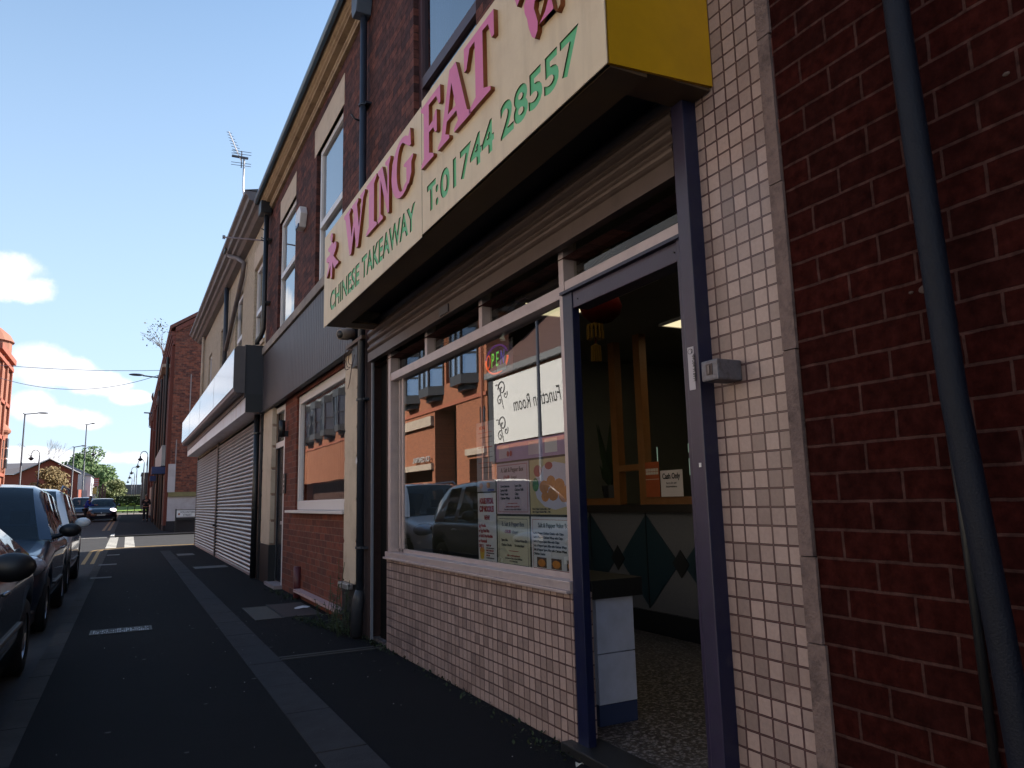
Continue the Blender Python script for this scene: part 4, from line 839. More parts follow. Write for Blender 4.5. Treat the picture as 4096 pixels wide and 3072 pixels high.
MB().box(D-.03, D+.1, CB-.55, CB-.02, 2.9, 6.85).build('corner_strip', cream_stone, b3)
MB().box(D-.02, D+.12, 13.43, 13.95, -.05, 2.9).build('black_jamb', black, b3)
# the two roller shutters
steel = mat('galvanised_shutter', (.30, .28, .29), .36, metal=.75, var=.2, vscale=3, bump=.08, bscale=30, dirt=(.16, .12, .11), dirtamt=.5, dirtscale=2.2)
def rshutter(lab, ya, yb, z1):
    o = thing('roller_shutter', lab, 'shutter', (D, (ya+yb)/2, 0), 'roller shutters')
    pts = []; z = .06; n = int((z1-.06)/.0785)
    for i in range(n):
        zb = z+i*.0785
        for k in range(6): t = k/5*math.pi; pts.append((D-.012-.020*math.sin(t)**.8, zb+.060*k/5))
        pts.append((D+.006, zb+.069))
    pts = [(D-.02, -.01), (D-.02, .05)] + pts + [(D+.03, z+n*.0785), (D+.03, -.01)]
    MB().prism(pts, 'y', ya, yb).build('curtain', steel, o)
    MB().box(D-.026, D-.0205, ya+.02, yb-.02, .0, .045).build('bottom_rail', alu, o)
    return o
s1 = rshutter('nearer and wider corrugated steel shutter, closed, beside the black pipe', 14.0, 20.36, 2.86)
s2 = rshutter('further corrugated steel shutter, closed, at the street corner', 20.62, 26.95, 2.88)
MB().box(D-.045, D+.02, 20.37, 20.61, -.02, 2.9).build('guide_rail', mat('black_guide', (.03, .028, .028), .5), s1)
MB().box(D-.03, D+.02, 26.95, 27.04, -.02, 2.9).build('guide_rail', black, s2)
MB().tube([(D-.05, 20.49, .78), (D-.10, 20.49, .78)], .03, 8).build('padlock', black, s1)
# silver box sign over the shutters
fs = thing('blank_fascia', 'blank weathered silver box sign sloping outward above the steel shutters', 'sign', (1.8, 20, 2.9))
wm = mat('weathered_silver_sheet', (.60, .61, .65), .16, metal=.55, var=.08, vscale=3, streak=.45, coat=.2)
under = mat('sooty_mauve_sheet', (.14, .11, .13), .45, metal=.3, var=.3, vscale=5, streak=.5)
endm = mat('grey_end_cap', (.085, .075, .08), .6, var=.2)
F0, F1 = 13.25, 27.0
def tilt(pr, dz1=.13):
    """prism along y whose far end sits dz1 higher"""
    n = len(pr); mb = MB(); mb.v = [(x, F0, z) for x, z in pr] + [(x, F1, z+dz1) for x, z in pr]
    mb.f = [tuple(range(n))[::-1], tuple(range(n, 2*n))] + [(i, (i+1) % n, n+(i+1) % n, n+i) for i in range(n)]; return mb
tilt([(1.505, 3.26), (1.505, 3.93), (1.512, 3.95), (1.52, 3.93), (1.52, 3.26)]).build('front_sheet', wm, fs)
tilt([(1.521, 3.255), (1.525, 3.20), (1.56, 3.17), (1.69, 3.17), (1.69, 4.0), (1.56, 3.995), (1.521, 3.94)]).build('box', under, fs)
for ys_ in (16.6, 20.1, 23.6): tz_ = .13*(ys_-F0)/(F1-F0); MB().box(1.5035, 1.506, ys_, ys_+.012, 3.27+tz_, 3.92+tz_).build('sheet_seam', mat('seam_dark', (.10, .09, .10), .6), fs)
MB().prism([(1.508, 3.27), (1.53, 3.20), (1.57, 3.175), (1.695, 3.175), (1.695, 3.995), (1.56, 3.99), (1.53, 3.97), (1.508, 3.92)], 'y', F0-.012, F0-.001).build('end_cap', endm, fs)
mb = MB(); mb.box(1.69, D-.01, F0+.02, F1, 3.10, 4.03); mb.build('rear_box', mat('fascia_black', (.018, .018, .024), .5), fs)
mb = MB(); mb.v = [(1.715, F0, 2.84), (1.715, F0, 3.10), (1.70, F1, 3.16), (1.70, F1, 2.93), (D, F0, 2.84), (D, F1, 2.92)]; mb.f = [(0, 1, 2, 3), (0, 3, 5, 4)]; mb.build('lower_sheet', mat('streaked_white_sheet', (.50, .49, .53), .3, metal=.35, var=.1, streak=.9), fs, fix=False)
MB().box(1.72, D-.01, F0+.001, F0+.02, 2.845, 3.16).build('end_cap', black, fs)
# black pipes of the corner
p3 = thing('downpipe', 'black downpipe with hopper running down beside the steel shutters', 'drainpipe', (1.95, 13.6, 0), 'rainwater pipes on the terrace')
MB().tube([(1.96, 13.1, 6.38), (1.96, 13.12, 4.30), (1.93, 13.20, 4.18), (1.88, 13.24, 4.10), (1.88, 13.24, 4.04)], .042, 14).build('pipe', pipe_black, p3, True)
MB().tube([(1.97, 13.62, 2.92), (1.97, 13.62, .02)], .05, 14).build('pipe', pipe_black, p3, True)
MB().box(1.84, 2.03, 13.0, 13.28, 6.40, 6.62).build('hopper', pipe_black, p3, bevel=.01)
for z in (5.9, 4.75): MB().box(1.97, 2.05, 13.0, 13.24, z, z+.03).build('collar', pipe_black, p3)
for z in (2.5, 1.2): MB().tube([(1.97, 13.62, z), (1.97, 13.62, z+.03)], .058, 14).build('collar', pipe_black, p3)
p4 = thing('downpipe', 'grey downpipe with swan neck branching diagonally over the cream wall', 'drainpipe', (1.97, 17.5, 3), 'rainwater pipes on the terrace')
MB().tube([(1.72, 16.9, 6.96), (1.74, 16.92, 6.80), (1.90, 16.5, 6.62), (1.98, 16.2, 6.45), (1.98, 16.4, 6.2), (1.98, 19.2, 5.1)], .05, 12).build('swan_neck', cgut, p4, True)
MB().tube([(1.97, 19.3, 6.85), (1.97, 19.3, 4.0)], .055, 12).build('pipe', pipe_blue, p4, True)
MB().box(1.64, 1.80, 16.75, 17.1, 6.88, 7.05).build('hopper', pipe_black, p4)
p5 = thing('downpipe', 'pale cream downpipe at the far end of the cream wall', 'drainpipe', (1.97, 26.4, 3), 'rainwater pipes on the terrace')
MB().tube([(1.98, 26.0, 6.9), (1.98, 26.0, 4.1)], .05, 10).build('pipe', cream_stone, p5, True)

# ------------------------------------------------------------------ aerials
ametal = mat('aerial_aluminium', (.62, .60, .60), .35, metal=.6); adark = mat('aerial_dark', (.09, .09, .11), .5)
def aerial_elements(mb, p, d, n, s, l0, l1, side):
    for i in range(n):
        c = p + d*(s*i); l = l0+(l1-l0)*i/(n-1); mb.tube([tuple(c-side*l/2), tuple(c+side*l/2)], .006, 5)
ae = thing('tv_aerial', 'tall television aerial on a bent silver mast above the cream building eaves', 'aerial', (1.8, 14.6, 7.1), 'television aerials')
AY = 15.2
mb = MB(); mb.tube([(2.0, AY, 7.20), (1.90, AY, 7.42), (1.81, AY, 7.58), (1.79, AY, 7.70), (1.79, AY, 8.38)], .019, 8); mb.build('mast', ametal, ae, True)
boom0 = Vector((1.75, AY, 8.27)); boom1 = Vector((1.47, AY-.05, 8.87)); dB = (boom1-boom0)
mb = MB(); mb.tube([tuple(boom0), tuple(boom1)], .011, 6); mb.build('boom', ametal, ae)
mb = MB(); aerial_elements(mb, boom0+dB*.30, dB, 8, .095, .20, .11, Vector((1, .35, .03)).normalized())
for z in (8.19, 8.245, 8.44, 8.50): mb.tube([(1.54, AY, z), (1.93, AY, z+.02)], .006, 5)
mb.tube([(1.74, AY, 8.15), (1.74, AY, 8.52)], .012, 6); mb.build('elements', adark, ae)
MB().box(1.55, 1.87, AY-.03, AY+.03, 8.365, 8.395).build('reflector_bar', adark, ae)
a2 = thing('tv_aerial', 'short horizontal aerial arm bracketed low beside the black corner pipe', 'aerial', (1.95, 13.5, 6), 'television aerials')
MB().tube([(1.285, 13.55, 6.03), (1.99, 13.55, 6.065)], .013, 6).build('boom', mat('aerial_pink', (.35, .28, .3), .5), a2)
MB().tube([(1.99, 13.55, 5.88), (1.99, 13.55, 6.34)], .013, 6).build('mast', ametal, a2)
mb = MB()
for x, l in ((1.285, .07), (1.31, .07)): mb.tube([(x, 13.55, 6.03-l/2), (x, 13.55, 6.03+l/2)], .012, 6)
for z in (6.27, 6.10, 6.06): mb.tube([(1.93, 13.5, z), (2.06, 13.6, z)], .010, 6)
mb.build('elements', adark, a2)

# ------------------------------------------------------------------ tall corner building beyond the side street
b4 = thing('corner_building', 'tall sooty red brick building with a gable end beyond the side street', 'building', (5, 50, .1))
FX, GY = 1.70, 39.0
ops4 = [(FX+12, FX+13, 3, 4)]
mb = MB(); mb.poly([(FX, GY, 1.80), (12, GY, 1.80), (12, GY, 10.05), (6.7, GY, 13.4), (FX, GY, 10.05)]); mb.build('gable_wall', brick_gable, b4, fix=False)
MB().box(FX-.03, 12, GY-.02, GY+.05, .62, 1.76).build('white_dado', mat('pink_white_render', (.48, .42, .42), .8, var=.06, vscale=3, dirt=(.25, .18, .15), dirtamt=.5), b4)
MB().box(FX-.02, 12, GY-.10, GY+.02, 1.762, 1.98).build('ledge', mat('mossy_ledge', (.22, .18, .08), .9, var=.4, vscale=5), b4)
MB().box(FX-.06, 12, GY-.06, GY+.05, -.1, .61).build('plinth', mat('black_plinth', (.02, .016, .018), .8), b4)
MB().box(FX-.06, FX+.26, GY-.05, GY+.06, 1.982, 3.32).build('corner_pier', mat('pink_white_render', (.48, .42, .42)), b4)
mb = MB(); n = 10
wops = []
for k in range(9):
    for z in (4.8, 7.4):
        wops.append((41+k*4.6, 42.2+k*4.6, z, z+1.7))
wall(mb, FX, GY, 82, -.1, 10.05, wops, .15); mb.build('front_wall', brick_gable_y, b4, fix=False)
MB().box(FX+.2, 12, GY+.06, 82, -.1, 10.0).build('core', darkm, b4)
for i, o_ in enumerate(wops[:10]):
    f_ = MB().box(FX+.08, FX+.14, o_[0], o_[1], o_[2], o_[3]).build('window', upvc, b4); MB().box(FX+.07, FX+.079, o_[0]+.07, o_[1]-.07, o_[2]+.07, o_[3]-.07).build('pane', mat('dark_pane', (.03, .035, .045), .1), f_)
MB().prism([(FX-.28, 10.10), (6.7, 13.62), (12.3, 9.9), (12.3, 9.75), (6.7, 13.42), (FX-.2, 9.98)], 'y', GY-.10, 82).build('roof', mat('rusty_roof_tile', (.16, .06, .045), .85, var=.3), b4)
mb = MB(); mb.prism([(FX-.02, 9.80), (6.7, 13.15), (6.7, 13.4), (FX-.02, 10.04)], 'y', GY-.07, GY); mb.box(FX+.75, FX+1.1, GY-.07, GY, 9.6, 10.1); mb.build('brick_verge', mat('verge_brick', (.17, .05, .035), .85, var=.3, vscale=12), b4)
mb = MB()
for k in range(3): mb.box(FX-.10-.05*k, FX, GY+.02, 82, 9.2+.22*k, 9.40+.22*k)
for k in range(5): mb.box(FX-.16, FX-.001, GY+.3+k*9, GY+.75+k*9, .3, 9.18)
mb.build('pilaster_strips', mat('verge_brick', (.17, .05, .035)), b4)
MB().box(FX-.45, FX+.2, 42, 45.8, 8.55, 8.72).build('balcony_beam', cream_stone, b4)
for y in (41.5, 44.5, 49, 54): MB().tube([(FX-.22, y, .1), (FX-.22, y, 9.0)], .07, 8).build('drain_stack', pipe_black, b4)
MB().prism([(GY+1.0, 3.30), (50, 3.42), (50, 4.25), (GY+1.0, 4.3)], 'x', FX-.34, FX-.17).build('shop_sign_board', mat('dingy_white_board', (.42, .42, .40), .5, streak=.7), b4)
MB().box(FX-.75, FX-.02, GY+.9, GY+1.9, 2.90, 3.24).build('blue_shutter_box', mat('blue_box', (.015, .03, .12), .5), b4)
MB().box(FX-.60, FX-.02, 49, 50, 2.85, 3.15).build('blue_shutter_box', mat('blue_box', (.015, .03, .12)), b4)
for y0, y1, m_ in ((GY+2.6, GY+5.6, cream_stone), (GY+.9, GY+2.2, mat('brown_roller', (.09, .06, .05), .5)), (GY+6, GY+9, mouldm), (GY+12, GY+16, cream_stone), (GY+18, GY+22, darkm), (GY+24, GY+28, cream_stone)): MB().box(FX-.172, FX-.02, y0, y1, gz(y0)+.25, 2.84).build('shopfront', m_, b4)
MB().box(FX-.175, FX-.01, GY+.2, 80, -.1, .42).build('shopfront_plinth', mat('black_plinth', (.02, .016, .018)), b4)
for (y, z) in ((46.5, 7.3), (60, 9.4)):
    MB().lathe([(.02, 0), (.25, .06), (.33, .14)], (FX-.55, y, z), 'x', 14).build('satellite_dish', mat('dish_dark', (.05, .04, .045), .6), b4)
# iron marks and scars on the gable
mb = MB()
for zt, zb_, x in ((7.75, 4.4, 2.45), (4.5, 2.1, 1.92)):
    mb.box(x, x+.05, GY-.012, GY-.001, zb_, zt)
mb.build('mortar_scar', mat('scar_mortar', (.30, .24, .23), .9, var=.4, vscale=5), b4)
wd = thing('rooftop_shrub', 'thin leafless shrub growing out of the parapet of the tall brick building', 'shrub', (1.35, 45, 10.0)); mb = MB(); random.seed(4)
for i in range(9):
    p = Vector((1.4, 46+random.uniform(-.8, .8), 10.0)); d = Vector((random.uniform(-.8, .25), random.uniform(-.3, .3), 1)).normalized(); pts = [p]
    for k in range(4): p = p+d*.42; d = (d+Vector((random.uniform(-.4, .2), 0, random.uniform(-.3, .2)))).normalized(); pts.append(p)
    mb.tube([tuple(q) for q in pts], [.018, .014, .011, .008, .005], 4)
mb.build('stem', mat('twig_brown', (.16, .11, .09), .9), wd)
mb = MB()
for i in range(150):
    p = Vector((1.4+random.gauss(-.35, .35), 46+random.uniform(-.8, .8), 10.0+random.uniform(.4, 1.9))); a = Vector((random.uniform(-1, 1), random.uniform(-1, 1), random.uniform(-1, 1)))*.05; b = Vector((random.uniform(-1, 1), random.uniform(-1, 1), random.uniform(-1, 1)))*.05
    mb.quad(tuple(p-a), tuple(p-b), tuple(p+a), tuple(p+b))
mb.build('leaves', mat('dry_leaf', (.12, .11, .06), .8), wd, fix=False)
# street name plate
st = thing('street_name_sign', 'low white street name plate reading Volunteer Street on two black posts', 'street sign', (2.45, 37, .1))
MB().box(1.99, 2.76, 37.0, 37.02, .84, 1.12).build('plate', mat('sign_enamel', (.68, .66, .66), .4), st)
text('VOLUNTEER', .13, '-y', (2.44, 36.996, .99), dgrey, st, align='CENTER', sx=.85, off=.002); text('STREET', .13, '-y', (2.44, 36.996, .86), dgrey, st, align='CENTER', sx=.85, off=.002)
MB().ell((2.09, 36.997, .95), (.045, .003, .05), 10, 6).build('crest', mat('crest_red', (.30, .10, .05), .6), st)
mb = MB(); mb.box(1.93, 1.985, 36.98, 37.04, .05, 1.18); mb.box(2.765, 2.82, 36.98, 37.04, .05, 1.18); mb.box(1.985, 2.765, 37.025, 37.04, 1.125, 1.15); mb.box(1.985, 2.765, 37.025, 37.05, .70, .80); mb.build('post', black, st)
sb = thing('low_wall', 'low black brick wall behind the street name plate', 'low wall', (3.2, 37.6, .1))
MB().box(2.0, 7, 37.3, 37.55, .0, .78).build('wall', mat('black_brick_wall', (.025, .02, .022), .85, var=.3, vscale=10), sb)

# ------------------------------------------------------------------ opposite side of the street
OX = -11.0
def reveal_win(o, x, y0, y1, z0, z1, m=mouldm, g=None):
    f_ = MB().box(x-.10, x-.05, y0, y1, z0, z1).build('window', m, o)
    MB().box(x-.049, x-.04, y0+.09, (y0+y1)/2-.03, z0+.09, z1-.09).build('pane', glass_far if g is None else g, f_)
    MB().box(x-.049, x-.04, (y0+y1)/2+.03, y1-.09, z0+.09, z1-.09).build('pane', glass_far if g is None else g, f_)
o1 = thing('brick_bar', 'modern orange brick building with projecting dark bay windows across the street, seen reflected', 'building', (-14, 40, 0))
wall(MB(), OX, 31.9, 77, -.1, 10.5, [(50.5, 76, .6, 3.2), (35.75, 38.85, -.05, 6.3), (31.95, 34.15, -.05, 3.3), (39.3, 49, 2.35, 3.2), (39.3, 49, -.05, 2.0), (32.15, 32.8, 5.0, 5.8), (36.25, 37.1, 7.6, 9.1)], 1.2, sgn=-1).build('wall', brick_orange, o1, fix=False)
MB().box(-22, OX-1.25, 31.9, 77, -.1, 10.4).build('core', mat('recess_brown', (.07, .03, .022), .9), o1)
wall(MB(), 31.9, -22, OX, -.1, 10.5, [], 0, face='y').build('side_wall', brick_orange_x, o1, fix=False)
wall(MB(), 77, -22, OX, -.1, 10.5, [], 0, face='y').build('side_wall', brick_orange_x, o1, fix=False)
MB().box(OX+.005, OX+.07, 31.9, 77, 6.30, 6.50).build('string_course', mat('string_brick', (.36, .11, .06), .8), o1)
MB().box(OX+.004, OX+.20, 39.0, 49.2, 5.5, 6.05).build('canopy', cream_stone, o1)
MB().box(OX+.004, OX+.16, 39.1, 49, 3.02, 3.36).build('pale_band', cream_stone, o1)
MB().box(OX+.004, OX+.14, 32.1, 34.4, 3.48, 3.80).build('pale_band', cream_stone, o1)
text('CA CENTRAL', .42, '+x', (OX+.17, 39.25, 3.5), mat('steel_letters', (.5, .45, .42), .4), o1, sx=1.1, ext=.03, off=.01)
MB().tube([(OX+.1, 32.3, 0), (OX+.1, 32.3, 10.4)], .06, 8).build('drainpipe', mat('salmon_pipe', (.35, .13, .08), .6), o1)
baym = mat('bay_grey', (.055, .055, .06), .5); skyp_ = mat('bay_pane_sky', (.45, .55, .70), .06, metal=.8)
reveal_win(o1, OX+.02, 32.15, 32.8, 5.0, 5.8, baym, skyp_)
for y0, y1 in ((32.85, 35.3), (37.4, 39.9), (41.2, 43.6), (45, 47.4), (49, 51.4), (53.5, 56), (58, 60.5), (62.5, 65), (66.5, 69), (70.5, 73)):
    by = MB(); yc = (y0+y1)/2
    by.prism([(OX, y0), (OX+.75, y0+.5), (OX+.75, y1-.5), (OX, y1)], 'z', 7.05, 7.55); by.prism([(OX, y0), (OX+.75, y0+.5), (OX+.75, y1-.5), (OX, y1)], 'z', 9.9, 10.5)
    by.prism([(OX, y0+.35), (OX+.4, y0+.75), (OX+.4, y1-.75), (OX, y1-.35)], 'z', 6.78, 7.05)
    for (px_, py_) in ((OX+.72, y0+.52), (OX+.72, y1-.52), (OX+.03, y0+.04), (OX+.03, y1-.04), (OX+.72, yc)): by.box(px_-.05, px_+.05, py_-.06, py_+.06, 7.55, 9.9)
    by.prism([(OX, y0), (OX+.74, y0+.5), (OX+.74, y1-.5), (OX, y1)], 'z', 8.55, 8.65)
    bo = by.build('bay', baym, o1); reveal_win(o1, OX+.11, y1+.15, y1+.85, 7.7, 9.1, baym, skyp_) if y1 < 50 else None
    MB().prism([(OX+.01, y0+.05), (OX+.70, y0+.53), (OX+.70, y1-.53), (OX+.01, y1-.05)], 'z', 7.56, 9.89).build('pane', mat('bay_pane_sky', (.45, .55, .70)), bo)
mb = MB(); mb.box(OX-1.5, OX+.35, 31.6, 77.1, 10.5, 10.75); mb.build('eaves', mat('eaves_grey', (.2, .2, .2), .6), o1)
MB().prism([(OX+.3, 10.76), (-16, 13.6), (-22, 10.76)], 'y', 31.7, 77).build('roof', browntile, o1)
for y0, y1 in ((39.5, 43.8), (44.3, 48.8)): MB().box(OX-.4, OX-.35, y0, y1, 0, 2.0).build('shopfront_glass', mat('dark_shop_glass', (.02, .02, .025), .08), o1)
o2 = thing('function_room_building', 'lower brick building with brown tiled roof and white function room board opposite, seen reflected', 'building', (-14, 25, 0))
wall(MB(), OX, 14, 31.55, -.1, 7.0, [(15.5, 17.3, .9, 2.8), (19, 20.4, 0, 2.5)], .15, sgn=-1).build('wall', brick_orange, o2, fix=False)
MB().box(-21, OX-.2, 14, 31.55, -.1, 6.95).build('core', mat('recess_brown', (.07, .03, .022)), o2)
wall(MB(), 14, -21, OX, -.1, 7.0, [], 0, face='y').build('side_wall', brick_orange_x, o2, fix=False); wall(MB(), 31.55, -21, OX, -.1, 7.0, [], 0, face='y').build('side_wall', brick_orange_x, o2, fix=False)
mb = MB(); mb.box(OX-.5, OX+.30, 14, 31.6, 6.95, 7.22); mb.build('gutter', mat('eaves_grey', (.2, .2, .2)), o2)
MB().prism([(OX+.25, 7.225), (-16, 12.0), (-21, 7.225)], 'y', 13.9, 31.62).build('roof', browntile, o2)
MB().box(OX+.005, OX+.06, 18.0, 30.9, .45, 3.55).build('shopfront', mat('added_brown_front', (.045, .022, .018), .4), o2)  # dark front added to weaken the orange reflection over the window posters
bd = MB().box(OX+.02, OX+.12, 19.0, 30.98, 3.82, 6.80).build('white_board', mat('white_board_paint', (.82, .80, .76), .5, var=.02), o2)
text('Function Room', 1.35, '+x', (OX+.128, 21.6, 5.05), dgrey, bd, sx=.62, shear=.35, off=-.008) if 0 else text('Function Room', .92, '+x', (OX+.128, 24.75, 5.12), black, bd, sx=.72, shear=.35)
for zc in (6.2, 4.55):
    mb = MB()
    def spiral(cy, cz, r, tt, fl, ph=0.):
        return [(OX+.13, cy+fl*(r*(1-t/30))*math.cos(t*tt/30+ph), cz+(r*(1-t/30))*math.sin(t*tt/30+ph)) for t in range(28)]
    mb.tube(spiral(30.05, zc+.12, .40, 9, 1), .03, 5); mb.tube(spiral(30.3, zc-.40, .26, 8, -1, 1.2), .025, 5); mb.tube(spiral(29.7, zc-.2, .2, 8, 1, 2.5), .02, 5); mb.tube([(OX+.13, 30.7-.1*k, zc+.35-.12*k+.3*math.sin(k*.5)) for k in range(9)], .02, 5)
    mb.build('scroll_ornament', dgrey, bd)
MB().box(OX+.02, OX+.13, 30.99, 31.5, 3.0, 6.9).build('corner_trim', baym, o2)
o3 = thing('opposite_terrace', 'unseen plain terrace across the street, rendered cream to bounce fill light, opposite the dark red wall', 'building', (-14, 0, 0))
w3 = [(y, y+1.2, z, z+1.7) for y in (-24, -19, -14, -9, -4, 1, 6, 10.5) for z in (1., 4.3)]
wall(MB(), OX, -27, 13.6, -.1, 7.2, w3, .15, sgn=-1).build('wall', mat('fill_cream_render', (.62, .56, .46), .85, var=.08), o3, fix=False)  # out of view; pale render picked to bounce neutral fill onto the shops
MB().box(-21, OX-.16, -27, 13.6, -.1, 7.15).build('core', mat('recess_brown', (.07, .03, .022)), o3)
MB().prism([(OX+.3, 7.21), (-16, 11.0), (-21, 7.21)], 'y', -27, 13.7).build('roof', browntile, o3)
for a, b, c, d in w3[8:]: reveal_win(o3, OX-.02, a, b, c, d, upvc)
# ornate terracotta building at the far left
o4 = thing('terracotta_building', 'ornate orange terracotta building with domed corner turret at the far left edge', 'building', (-14, 80, .6))
TY = 86.5; wt = [(78+k*3, 79.4+k*3, z, z+2.3) for k in range(3) for z in (1.8, 5.3, 8.7, 12.1)]
wall(MB(), OX, 77.3, TY, .2, 15.6, wt, .25, sgn=-1).build('wall', terracotta, o4, fix=False); wall(MB(), TY, -24, OX, .2, 15.6, [], 0, face='y').build('side_wall', terracotta, o4, fix=False); wall(MB(), 77.3, -24, OX, .2, 15.6, [], 0, face='y').build('side_wall', terracotta, o4, fix=False)
MB().box(-24, OX-.26, 77.4, TY-.02, .2, 15.5).build('core', darkm, o4)
for z, w_, h in ((4.6, .18, .3), (8.0, .2, .35), (11.3, .2, .3), (14.9, .3, .35), (15.6, .45, .5)): MB().box(OX+.004, OX+w_, 77.3, TY+.1, z, z+h).build('cornice', mat('red_terracotta', (.36, .10, .06), .8, var=.3, vscale=2), o4)
mb = MB()
for k in range(4): mb.box(OX+.003, OX+.2, 77.3+k*3, 77.8+k*3, .2, 15.6)
mb.build('pier', terracotta, o4)
for a, b, c, d in wt: reveal_win(o4, OX-.12, a, b, c, d, mat('cream_sash', (.42, .36, .3), .6))
MB().lathe([(.3, -.6), (.95, .5), (1.1, .8), (1.1, 4.0), (1.3, 4.2), (1.35, 4.4), (1.0, 4.9), (.5, 5.3), (.0, 5.4)], (OX-.75, 85.6, 4.6), 'z', 12).build('turret', terracotta, o4)
mb = MB()
for k in range(12):
    t = 2*math.pi*(k+.5)/12
    for z in (5.2, 6.2, 7.2): mb.box(OX-.75+1.05*math.cos(t)-.16, OX-.75+1.05*math.cos(t)+.16, 85.6+1.05*math.sin(t)-.16, 85.6+1.05*math.sin(t)+.16, z+.2, z+1.05)
mb.build('turret_window', mat('turret_pane', (.10, .11, .12), .15), o4)
MB().lathe([(1.9, 0), (1.9, 1.4), (2.1, 1.5), (1.7, 2.2), (.9, 2.9), (.0, 3.2)], (OX-1.6, 84.0, 15.9), 'z', 16).build('dome', terracotta, o4)
MB().lathe([(1.1, 0), (.9, .3), (.4, .9), (.2, 1.1)], (OX-.1, 85.2, 2.6), 'z', 10).build('corbel', mat('dark_terracotta', (.16, .06, .03), .8, var=.4, vscale=4), o4)

# ------------------------------------------------------------------ foliage helper
def leaves(mb, c, r, n, s, seed=0, shell=.55):
    rnd = random.Random(seed)
    for i in range(n):
        while 1:
            v = Vector((rnd.uniform(-1, 1), rnd.uniform(-1, 1), rnd.uniform(-1, 1)))
            if shell < v.length < 1: break
        p = Vector(c) + Vector((v.x*r[0], v.y*r[1], v.z*r[2]))
        a = Vector((rnd.gauss(0, 1), rnd.gauss(0, 1), rnd.gauss(0, 1))).normalized()*s*rnd.uniform(.6, 1.3); b = a.orthogonal().normalized()*s*rnd.uniform(.5, 1)
        mb.quad(tuple(p-a), tuple(p-b), tuple(p+a), tuple(p+b))
def tree(lab, x, y, h, cr, m, seed, n=170, clumps=26, s=.22, group=None, name='tree', low=.35):
    z0 = gz(y); o = thing(name, lab, 'tree' if name != 'bush' else 'bush', (x, y, z0), group); rnd = random.Random(seed)
    mb = MB(); mb.tube([(x, y, z0), (x+.1, y, z0+h*.3), (x, y, z0+h*.75)], [cr*.09, cr*.06, cr*.03], 8)
    lf = MB()
    for k in range(clumps):
        a = rnd.uniform(0, 6.28); q = rnd.uniform(.15, .72); cz_ = z0+h*(low+(1-low)*rnd.uniform(.08, .92)); sh = math.sqrt(max(.1, 1-((cz_-z0-h*(low+1)/2)/(h*(1-low)/2))**2))
        c = (x+cr*q*math.cos(a)*sh, y+cr*q*math.sin(a)*sh, cz_); mb.tube([(x, y, z0+h*.3), ((x+c[0])/2, (y+c[1])/2, (z0+h*.45+c[2])/2), c], [cr*.035, cr*.02, cr*.008], 5)
        rr = cr*rnd.uniform(.30, .55); leaves(lf, c, (rr, rr, rr*.8), n, s, seed*100+k, .2)
    mb.build('trunk', mat('bark', (.07, .05, .04), .9), o, True); lf.build('crown', m, o, fix=False); return o
leafA = mat('olive_leaf', (.13, .15, .045), .7, var=.5, vscale=2); leafB = mat('green_leaf', (.10, .17, .05), .7, var=.5, vscale=2); leafC = mat('autumn_leaf', (.24, .17, .07), .75, var=.5, vscale=1.5); leafD = mat('dark_hedge_leaf', (.035, .06, .02), .8, var=.5, vscale=3)
tree('round yellowing tree in front of the brick gable at the far left', -7.3, 89, 4.9, 1.75, leafC, 11, s=.11, n=230, clumps=34, low=.0)
tree('tall green tree behind the white building far down the street', -6.0, 128, 8.9, 3.2, leafB, 12, s=.22, n=220)
tree('low green tree to the right of the white building far away', -3.4, 126, 6.2, 2.6, leafB, 13, s=.2, n=200, low=.1)
tree('small dark bushy tree behind the brown signboards', -1.9, 118, 4.0, 1.9, leafA, 14, s=.17, n=200, low=.05)
# bare tree
bt = thing('bare_tree', 'leafless tree behind the roof at the far left', 'tree', (-9.6, 106, 1)); mb = MB(); rnd = random.Random(6)
def branch(p, d, l, r_, k):
    q = p+d*l; mb.tube([tuple(p), tuple(q)], [r_, r_*.6], 4)
    if k:
        for _ in range(3): branch(q, (d+Vector((rnd.uniform(-.7, .7), rnd.uniform(-.5, .5), rnd.uniform(-.1, .5)))).normalized(), l*.72, r_*.6, k-1)
branch(Vector((-9.6, 106, 1)), Vector((0, 0, 1)), 3.2, .07, 4); mb.build('branches', mat('bare_bark', (.30, .25, .23), .9), bt)
hd = thing('hedge', 'long clipped dark green hedge behind the far lawn', 'hedge', (.5, 100.5, 1)); mb = MB(); MB().box(-1.3, 4.8, 100.4, 101.8, .9, 2.75).build('core', mat('hedge_core', (.012, .02, .008), .9), hd)
for i in range(16): leaves(mb, (-1.3+i*.42, 100.6, 1.85), (.5, .5, 1.05), 150, .10, 300+i, .5)
mb.build('foliage', leafD, hd, fix=False)
h2 = thing('bush', 'small bright yellow green shrubs in front of the far hedge', 'bush', (0, 98, 1.3)); mb = MB()
for x in (-.75, -.45, .35, .6): leaves(mb, (x, 98, 1.62), (.28, .3, .3), 120, .07, int(500+x*10), .1)
mb.build('foliage', mat('lime_leaf', (.26, .34, .04), .7, var=.3), h2, fix=False)
mb = MB(); mb.quad((-1.35, 89, 1.02), (8, 89, 1.02), (8, 99.5, 1.62), (-1.35, 99.5, 1.62)); mb.quad((-1.35, 99.5, 1.62), (8, 99.5, 1.62), (8, 101, 1.3), (-1.35, 101, 1.3)); mb.build('lawn', mat('lawn_grass', (.16, .26, .035), .9, var=.3, vscale=3, bump=.5), kind='structure')
sheet('far_path', -11, 12, 82, 89, .02, mat('pale_paving', (.20, .17, .15), .9, var=.2))
